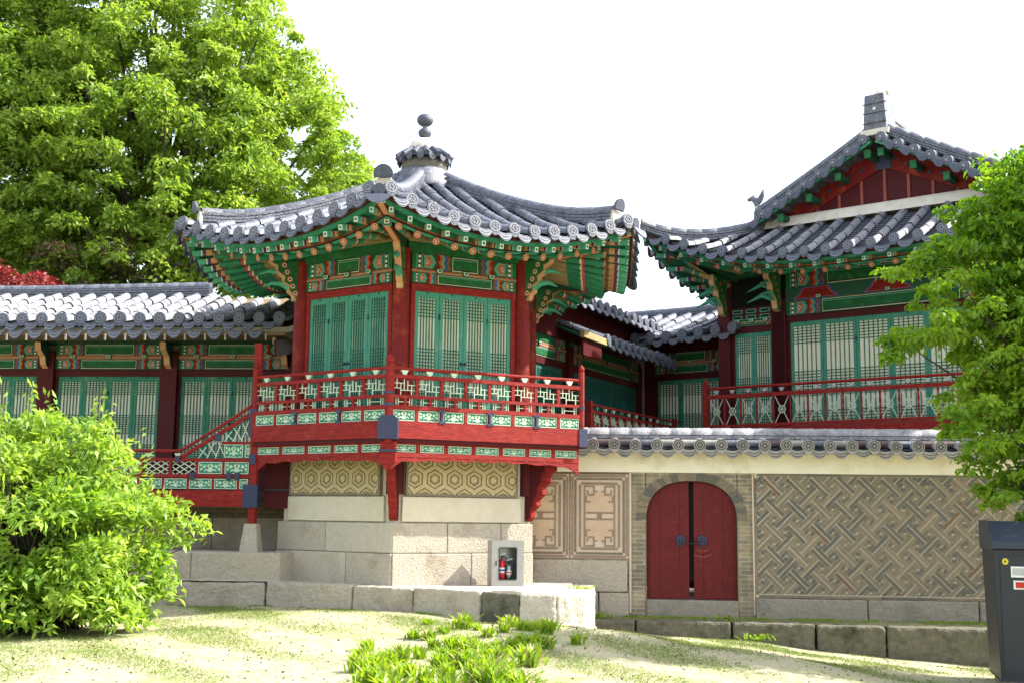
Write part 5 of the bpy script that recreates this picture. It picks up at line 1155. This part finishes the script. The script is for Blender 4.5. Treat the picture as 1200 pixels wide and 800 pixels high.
# ================================================================== UTILITY CABINET
uc = empty('utility_cabinet', (5.73, 12.77, -.33), R(-15), 'dark slate metal utility cabinet with sloped top at the right edge under the leafy branches', 'cabinet')
uc.scale = (1, 1, 1.09)
b = MB(); W, D, H = .62, .5, 1.29
b.add([(-W, -D + .05, .07), (W, -D + .05, .07), (W, D, .07), (-W, D, .07), (-W - .03, -D, H), (W + .03, -D, H), (W + .03, D, H), (-W - .03, D, H)], [(0, 1, 5, 4), (1, 2, 6, 5), (2, 3, 7, 6), (3, 0, 4, 7), (4, 5, 6, 7), (0, 1, 2, 3)], 'slate_paint'); b.build('housing', uc, bevel=.01)
b = MB(); b.box(-W + .04, W - .04, -D + .1, D - .05, 0, .07, 'granite_grey'); b.build('base', uc)
b = MB(); b.prism([(-W - .05, -D - .06, H), (-W - .05, D, H), (-W - .05, D, H + .26), (-W - .05, -D + .16, H + .26), (-W - .05, -D - .06, H + .06)], (2 * W + .1, 0, 0), 'slate_paint_top'); b.build('top', uc, bevel=.008)
def fy(z): return -D + .05 * (H - z) / (H - .07)
b = MB(); x0, x1, z0, z1 = -.585, .5, .16, 1.22
b.add([(x0, fy(z0) - .012, z0), (x1, fy(z0) - .012, z0), (x1, fy(z1) - .012, z1), (x0, fy(z1) - .012, z1), (x0, fy(z0) + .02, z0), (x1, fy(z0) + .02, z0), (x1, fy(z1) + .02, z1), (x0, fy(z1) + .02, z1)], [(0, 1, 2, 3), (0, 1, 5, 4), (1, 2, 6, 5), (2, 3, 7, 6), (3, 0, 4, 7)], 'slate_paint'); dr = b.build('door', uc, bevel=.004)
b = MB(); b.box(-.49, -.30, fy(1.1) - .022, fy(1.1), 1.03, 1.13, 'white_label'); b.box(-.475, -.315, fy(1.1) - .025, fy(1.1) - .022, 1.05, 1.115, 'grey_label'); b.build('name_plate', dr)
b = MB(); b.box(-.47, -.32, fy(.97) - .022, fy(.97), .92, 1.0, 'white_label'); b.box(-.45, -.34, fy(.97) - .027, fy(.97) - .022, .933, .987, 'lamp_red'); b.build('status_lamp', dr)
b = MB(); b.cyl((-.54, fy(1.18) - .012, 1.175), (-.54, fy(1.18) - .016, 1.175), .03, .03, 14, 'yellow'); b.box(-.548, -.532, fy(1.18) - .018, fy(1.18) - .014, 1.165, 1.185, 'black_plastic'); b.build('warning_sticker', dr)
b = MB(); b.box(.05, .12, fy(.75) - .03, fy(.75), .68, .82, 'black_plastic'); b.build('handle', dr)

# ================================================================== VEGETATION
def leaf_mesh(name, P, D, L, W, m, parent=None, droop=.25, N=None):
    """one folded leaf per point: P centre, D direction, L length, W width"""
    n = len(P); D = D / np.linalg.norm(D, axis=1, keepdims=True)
    if N is None: N = rng.normal(size=(n, 3)) + np.array([0, 0, 1.2])
    S = np.cross(D, N); S /= np.linalg.norm(S, axis=1, keepdims=True) + 1e-9; U = np.cross(S, D)
    L = L[:, None]; W = W[:, None]
    base = P - D * L * .5; tip = P + D * L * .5 - U * L * droop * .5; mid = P + U * L * .03
    a = P - D * L * .05 + S * W * .5 + U * W * .18; c = P - D * L * .05 - S * W * .5 + U * W * .18
    V = np.stack([base, a, tip, c], 1).reshape(-1, 3)
    me = bpy.data.meshes.new(name); me.vertices.add(4 * n); me.vertices.foreach_set('co', V.ravel())
    me.loops.add(4 * n); me.loops.foreach_set('vertex_index', np.arange(4 * n, dtype=np.int32))
    me.polygons.add(n); me.polygons.foreach_set('loop_start', np.arange(0, 4 * n, 4, dtype=np.int32)); me.polygons.foreach_set('loop_total', np.full(n, 4, np.int32))
    me.materials.append(MATS[m]); me.update(calc_edges=True)
    o = bpy.data.objects.new(name, me); col.objects.link(o)
    if parent: o.parent = parent
    return o
def clumps_to_leaves(C, Rr, n_per, flat=.6, L=.12, W=.05, out=None, jit=.35, droop=.6):
    """leaves on the upper/outer shell of every clump, hanging outward"""
    C = np.asarray(C); n = len(C); k = np.repeat(np.arange(n), n_per); N = len(k)
    d = rng.normal(size=(N, 3)); d /= np.linalg.norm(d, axis=1, keepdims=True); d[:, 2] = np.where(d[:, 2] < -.3, -d[:, 2], d[:, 2])
    rad = Rr[k] * (rng.uniform(.25, 1.0, N) ** .5) * (1 + .18 * np.sin(5 * d[:, 0] + k) * np.cos(4 * d[:, 1] + 2 * k))
    P = C[k] + d * rad[:, None] * np.array([1, 1, flat])
    D = d + rng.normal(size=(N, 3)) * .6; D[:, 2] -= droop
    LL = L * rng.uniform(.6, 1.25, N)
    return P, D, LL, W * rng.uniform(.7, 1.2, N) * 1
def tree(name, base, trunk_h, r0, C, Rr, n_per, flat, L, W, m, label, cat, group=None, limbs=26, trunk_lean=(0, 0), droop=.6):
    root = empty(name, base, 0, label, cat, group); B = Vector(base)
    C = np.asarray(C); P, D, LL, WW = clumps_to_leaves(C, Rr, n_per, flat, L, W, droop=droop)
    leaf_mesh('crown', P - np.array(base), D, LL, WW, m, root)
    t = MB(); top = Vector((trunk_lean[0], trunk_lean[1], trunk_h))
    tp = [Vector((0, 0, -.3)), top * .35 + Vector((.1, 0, 0)), top * .7 + Vector((-.08, .05, 0)), top]; t.tube(tp, [r0 * 1.2, r0 * .9, r0 * .65, r0 * .3], 10, 'bark'); t.build('trunk', root)
    b = MB(); idx = rng.choice(len(C), min(limbs, len(C)), replace=False)
    for i in idx:
        e = Vector(C[i]) - B; f = min(.95, max(.2, (e.z / trunk_h) * .62)); s = top * f
        mid = s.lerp(e, .5) + Vector((rng.normal() * .15, rng.normal() * .15, -.08 * (e - s).length))
        b.tube([s, s.lerp(mid, .5) + Vector((0, 0, .05)), mid, mid.lerp(e, .6), e], [r0 * .32, r0 * .24, r0 * .17, r0 * .09, r0 * .03], 6, 'bark')
    b.build('limbs', root); return root
def shell_clumps(n, c, rad, rmin=.45, zc=None, seedf=None):
    out = []
    while len(out) < n:
        d = rng.normal(size=3); d /= np.linalg.norm(d); r_ = rng.uniform(rmin ** 3, 1) ** (1 / 3)
        p = d * r_ * (1 + .10 * math.sin(4 * d[0] + 2) + .08 * math.cos(5 * d[2] + 1)) * np.array(rad) + np.array(c)
        if seedf and not seedf(p): continue
        out.append(p)
    return np.array(out)
# big tree left (two crowns reach over each other)
C = shell_clumps(1500, (-8.9, 30, 10.4), (5.2, 3.8, 6.6), .15, seedf=lambda p: p[2] > 4.6 and p[1] < 31.8 and (p[0] < -3.9 - max(0, p[2] - 10.4) * .58))
tree('broadleaf_tree', (-9.2, 30.5, 0), 13, .38, C, rng.uniform(.22, .60, len(C)), 125, .8, .17, .075, 'leaf_tree', 'huge bright green tree spreading behind the hexagonal pavilion roof', 'tree', limbs=45)
C = shell_clumps(1100, (-14.4, 29, 11), (4.4, 3.5, 7.4), .15, seedf=lambda p: p[2] > 4.8 and p[1] < 30.8)
tree('broadleaf_tree', (-15.5, 29.5, 0), 13, .34, C, rng.uniform(.22, .62, len(C)), 120, .8, .17, .075, 'leaf_tree', 'bright green tree at the far left edge whose crown merges into the huge one', 'tree', limbs=50)
C = shell_clumps(60, (-11.6, 25.5, 5.4), (3.3, 1.5, 1.5), .3)
tree('red_maple', (-11.9, 25.6, 0), 4.6, .14, C, rng.uniform(.3, .55, len(C)), 260, .5, .11, .07, 'leaf_maple', 'low dark red maple showing above the ridge of the left wing', 'tree', limbs=25)
C = shell_clumps(70, (-9.6, 27.3, 5.6), (2.6, 1.2, 1.9), .3)
tree('shrub', (-9.6, 27.3, 0), 4.2, .10, C, rng.uniform(.35, .6, len(C)), 200, .6, .13, .06, 'leaf_far', 'dull brownish shrub beneath the big tree, right of the red maple', 'shrub', limbs=20)
# right tree: layered drooping sprays
cc = []
def spray(x, y, z, ln, dirx, n=7, r=.2):
    for i in range(n):
        t = (i + rng.uniform(0, 1)) / n; cc.append((x + dirx * ln * t, y + rng.normal() * .16, z - .20 * t * t * ln + rng.normal() * .05, r * (1.15 - .5 * t)))
for x1_, z_, ln in ((5.25, 5.15, 1.2), (4.9, 4.85, 1.5), (4.62, 4.55, 1.8), (4.35, 4.28, 2.2), (4.95, 4.38, 1.5), (4.5, 3.98, 2.0), (5.0, 3.7, 1.6), (4.15, 3.55, 2.2), (4.18, 3.32, 2.2), (4.95, 3.2, 1.6), (4.95, 2.85, 1.6), (4.72, 2.55, 1.8), (4.75, 2.3, 1.8), (5.05, 2.1, 1.5), (5.25, 1.85, 1.4), (5.2, 1.62, 1.4), (5.4, 1.45, 1.1), (5.5, 4.95, 1.2), (5.6, 4.1, 1.2), (5.3, 2.95, 1.4), (5.3, 3.5, 1.4), (5.5, 5.35, 1.0)):
    for rep in range(3): spray(x1_ + ln, 13.0 + rng.uniform(-.55, .55), z_ + .10 * ln + rng.normal() * .05, ln, -1, n=int(5 + ln * 3), r=.22)
cx_ = np.array(cc); extra = shell_clumps(420, (6.55, 13.4, 3.5), (1.75, 1.2, 2.35), .1)
C = np.concatenate([cx_[:, :3], extra]); Rr = np.concatenate([cx_[:, 3], rng.uniform(.14, .34, len(extra))])
tree('broadleaf_tree', (6.9, 13.6, -.3), 4.6, .15, C, Rr, 50, .7, .10, .046, 'leaf_right', 'glossy green tree whose layered branches hang in front of the palace hall at right', 'tree', limbs=60, droop=.8)
# left bush
root = empty('leafy_bush', (-5.35, 13.6, .0), 0, 'large yellow green leafy bush in the sun at the left edge', 'bush')
C = []
while len(C) < 430:
    d = rng.normal(size=3); d /= np.linalg.norm(d); d[2] = abs(d[2]) if d[2] < -.2 else d[2]; r_ = rng.uniform(.2, 1) ** .5
    p = np.array([-5.62, 13.6, .95]) + d * r_ * np.array([1.86, 1.35, 1.22]) * (1 + .12 * math.sin(6 * d[0] + 3 * d[1]) + .1 * math.sin(9 * d[2]))
    if len(C) < 150: a_ = rng.uniform(-.2, math.pi + .2); q_ = rng.uniform(.55, 1); p = np.array([-5.62 + 1.75 * q_ * math.cos(a_), 13.6 - 1.25 * q_ * math.sin(a_), rng.uniform(.12, .85)])
    if p[2] > .11: C.append(p)
C = np.array(C); Rr = rng.uniform(.16, .34, len(C))
P, D, LL, WW = clumps_to_leaves(C, Rr, 80, .8, .125, .046, droop=.45)
b = MB(); sp = []; spd = []
for i in range(300):
    c = C[150 + rng.integers(len(C) - 150)]; o_ = Vector(c) - Vector((-5.3, 13.6, .4)); o_.normalize(); s = Vector((-5.3 + rng.normal() * .3, 13.6 + rng.normal() * .3, .05)); e = Vector(c) + o_ * rng.uniform(.2, .55) + Vector((0, 0, rng.uniform(-.05, .2)))
    mdp = s.lerp(e, .55) + Vector((0, 0, .15)); b.tube([s, mdp, e], [.010, .006, .002], 5, 'bark', caps=False)
    for j in range(9):
        t = j / 9; sp.append(Vector(e).lerp(mdp, .45 * t) + Vector(rng.normal(size=3) * .03)); spd.append(o_ + Vector(rng.normal(size=3) * .7))
P = np.concatenate([P, np.array(sp)]); D = np.concatenate([D, np.array(spd)]); k_ = len(sp)
LL = np.concatenate([LL, rng.uniform(.07, .13, k_)]); WW = np.concatenate([WW, rng.uniform(.03, .05, k_)])
leaf_mesh('foliage', P - np.array([-5.35, 13.6, 0]), D, LL, WW, 'leaf_bush', root)
so_ = b.build('stems', root); so_.location = (5.35, -13.6, 0)
# daylily clumps
random.seed(11)
LILY = [(-1.38, 11.52, 0.9), (-1.41, 12.29, 0.7), (-1.31, 10.67, 0.8), (-0.93, 14.0, 0.6), (-1.13, 9.95, 1), (-1.01, 9.85, 1), (-0.89, 9.61, 1), (-0.86, 10.53, 0.9), (-0.99, 11.35, 0.9), (-0.86, 11.73, 0.7), (-0.65, 9.88, 1), (-0.62, 11.06, 0.9), (-0.5, 9.6, 1), (-0.37, 9.76, 1), (-0.47, 11.2, 0.9), (-0.4, 12.57, 0.8), (-0.5, 13.6, 1), (-0.3, 12.17, 0.9), (-0.22, 13.03, 0.7), (-0.25, 10.19, 1), (-0.14, 9.83, 1), (-0.04, 10.74, 0.9), (-0.09, 11.81, 0.8), (0.04, 12.45, 0.7), (0.14, 12.81, 0.7), (0.01, 13.9, 1), (0.2, 11.48, 1), (0.25, 12.48, 0.9), (0.39, 12.5, 0.9), (0.3, 13.8, 0.7), (0.48, 13.8, 0.7), (0.72, 12.86, 0.6), (0.07, 10.22, 0.9), (-0.02, 9.54, 0.9), (-1.0, 12.94, 0.7), (-1.07, 11.01, 0.9), (-1.16, 10.75, 0.9), (-0.57, 12.38, 0.7), (-0.15, 10.79, 0.9), (0.14, 13.55, 0.7), (0.41, 13.39, 0.8), (-0.35, 11.08, 0.9), (-0.75, 12.36, 0.7), (-0.34, 13.49, 0.6), (-0.05, 13.33, 0.6), (-.6, 11.6, .7), (-.1, 12.3, .7), (-.7, 13.2, .7), (-.2, 11.3, .7), (.2, 12.0, .7)]
def lily_mesh(seed):
    r_ = random.Random(seed); mb = MB()
    for i in range(60):
        a = r_.uniform(0, 6.28); h = r_.uniform(.09, .20); ln = r_.uniform(.03, .13); w_ = r_.uniform(.010, .016); bx, by = r_.gauss(0, .035), r_.gauss(0, .035)
        ca, sa = math.cos(a), math.sin(a); rows_ = []
        m_ = 'straw' if r_.random() < .10 else 'leaf_lily'
        for t, ww in ((0, .7), (.35, 1), (.7, .85), (1, .08)):
            rr_ = ln * t ** 1.8; z = h * (t - .22 * t ** 3 * (ln / .13)); 
            rows_.append([(bx + ca * rr_ - sa * w_ * ww, by + sa * rr_ + ca * w_ * ww, z), (bx + ca * rr_, by + sa * rr_, z - w_ * .35), (bx + ca * rr_ + sa * w_ * ww, by + sa * rr_ - ca * w_ * ww, z)])
        mb.grid(rows_, m_)
    return mb
vars_ = [lily_mesh(s).build('plant_clump') for s in range(6)]
cl = 'clump of bright green strap leaves in the plant bed on the sunny lawn'
special = {3: 'lone small clump of strap leaves standing behind the plant bed, near the terrace', 31: 'small clump of strap leaves at the right tip of the plant bed, set apart', 1: 'small clump of strap leaves at the far left tip of the plant bed'}
for q in range(18):
    t_ = random.random(); yy_ = 9.7 + 4.0 * t_; LILY.append((random.uniform(-1.25 + .75 * max(0, t_ - .4), .1 + .35 * t_), yy_, random.uniform(.6, 1.0)))
for i, (x, y, s) in enumerate(LILY):
    o = vars_[i] if i < 6 else vars_[i % 6].copy()
    if i >= 6: col.objects.link(o)
    o.location = (x, y, gz1(x, y) - .01); o.rotation_euler.z = random.uniform(0, 6.28); k = s * random.uniform(1.0, 1.35); o.scale = (k, k, k * random.uniform(.8, 1.2))
    tag(o, special.get(i, cl), 'plant', 'strap leaved plants in the lawn bed')
# small weeds by the stones
for (x, y, z, lb) in ((1.28, 17.2, -.06, 'small green weed at the foot of the wall just right of the terrace corner'), (.95, 15.75, .40, 'tiny green tuft growing on top of the terrace near its right end'), (3.05, 17.15, -.07, 'small weed growing beside the right end of the gate threshold'), (3.35, 16.2, -.24, 'single weed at the foot of the curb below the gate')):
    mb = MB(); r_ = random.Random(x)
    for i in range(40):
        a = r_.uniform(0, 6.28); h = r_.uniform(.03, .10); ln = r_.uniform(.02, .09); ca, sa = math.cos(a), math.sin(a); b0 = r_.gauss(0, .09)
        mb.add([(b0 - sa * .004, ca * .004, 0), (b0 + sa * .004, -ca * .004, 0), (b0 + ca * ln + sa * .010, sa * ln - ca * .010, h * .8), (b0 + ca * ln * 1.5, sa * ln * 1.5, h), (b0 + ca * ln - sa * .010, sa * ln + ca * .010, h * .8)], [(0, 1, 2, 3, 4)], 'leaf_lily')
    o = mb.build('weed', loc=(x, y, z)); tag(o, lb, 'weed')
def pebble(x, y, r, sx, m_, lb):
    mb = MB(); rr = random.Random(r * 100); k = 10
    rows_ = []
    for i in range(7):
        th = -1.2 + 2.4 * i / 6; rows_.append([(sx * r * math.cos(th) * math.cos(2 * math.pi * j / k) * (1 + .12 * math.sin(3 * j + i)), r * math.cos(th) * math.sin(2 * math.pi * j / k) * (1 + .1 * math.cos(2 * j)), r * .55 * math.sin(th)) for j in range(k)] )
    for row in rows_: row.append(row[0])
    mb.grid(rows_, m_); mb.add(rows_[-1][:-1], [tuple(range(k))], m_)
    o = mb.build('stone', loc=(x, y, gz1(x, y) + r * .3)); tag(o, lb, 'stone')
pebble(.80, 14.25, .055, 1.8, 'granite', 'small flat stone wedged under the corner block of the terrace')
pebble(-1.08, 9.45, .06, 1.9, 'granite_pale', 'pale flat stone in front of the plant bed at the bottom edge')
pebble(1.75, 14.2, .03, 1.6, 'brick_d', 'small brown stone lying on the lawn right of the plant bed')
# short grass: patches over the lawn and a fringe along the stones
N_ = 260000
gx = rng.uniform(-6.5, 7.5, N_); gy = 9.2 + rng.uniform(0, 1, N_) ** .8 * 7.6
f = np.sin(gx * 1.9 + 1.7 * np.sin(gy * 1.1)) * np.cos(gy * 1.6 + gx * .7) + .6 * np.sin(gx * 4.3 + gy * 3.1) + rng.normal(size=N_) * .45
keep = f > .42
# keep grass off the stones
def on_stone(x, y):
    yy = np.interp(x, [-5.6, -3.3, -2.05, -1.22, -.35, .12, .57, .9, 1.12, 1.22], [16.6, 16.4, 15.87, 15.33, 14.73, 14.4, 14.37, 14.57, 15.85, 17.3]); y2 = np.interp(x, [.98, 1.75, 3.05, 4.15, 5.05, 6.6, 8.2], [16.9, 16.8, 16.65, 16.45, 16.28, 16.0, 15.75])
    return np.where(x < 1.0, y > yy, y > y2)
keep &= ~on_stone(gx, gy); gx, gy = gx[keep], gy[keep]
P = np.stack([gx, gy, gz(gx, gy) + .012 * np.sin(gx * 2.1 + 1.3 * np.sin(gy * 1.7)) * np.cos(gy * 2.6) + .012], 1); n_ = len(P)
D = rng.normal(size=(n_, 3)) * .8; D[:, 2] = rng.uniform(.3, 1, n_)
o = leaf_mesh('short_grass', P, D, rng.uniform(.02, .06, n_), rng.uniform(.004, .008, n_), 'grass'); tag(o, 'short green grass growing in patches on the dry lawn', 'grass', kind='stuff')
# moss and grass fringe on the raised strip and at the stone feet
px_, py_, pz_ = [], [], []
for i in range(9000):
    t = random.random()
    if t < .55: x = 1.1 + random.random() * 6.5; y = 17.42 - .087 * (x - 2.6) - abs(random.gauss(0, .16)) - .07; z = -.045
    else:
        k = random.randrange(len(poly) - 2); q = random.random(); x = poly[k][0] * (1 - q) + poly[k + 1][0] * q; y = poly[k][1] * (1 - q) + poly[k + 1][1] * q - .03 - abs(random.gauss(0, .05)); z = gz1(x, y)
        if math.sin(x * 5) + math.sin(x * 11) < .2: continue
    if t < .55 and math.sin(x * 3.1 + 1) + math.sin(x * 7.7) < -.1 and random.random() < .8: continue
    px_.append(x); py_.append(y); pz_.append(z + .012)
P = np.stack([px_, py_, pz_], 1); n_ = len(P); D = rng.normal(size=(n_, 3)) * .7; D[:, 2] = rng.uniform(.4, 1, n_)
o = leaf_mesh('edge_grass', P, D, rng.uniform(.02, .05, n_), rng.uniform(.005, .009, n_), 'leaf_lily'); tag(o, 'green grass fringe along the wall foot and terrace stones', 'grass', kind='stuff')

# dry leaf litter on the lawn
n_ = 2600; lx = rng.uniform(-6, 7, n_); ly = rng.uniform(9.2, 16.4, n_); kk = ~on_stone(lx, ly); lx, ly = lx[kk], ly[kk]; n_ = len(lx)
P = np.stack([lx, ly, gz(lx, ly) + .02], 1); D = rng.normal(size=(n_, 3)); D[:, 2] *= .25
o = leaf_mesh('leaf_litter', P, D, rng.uniform(.015, .045, n_), rng.uniform(.01, .025, n_), 'leaf_far'); tag(o, 'small dry brown leaves scattered over the lawn', 'litter', kind='stuff')
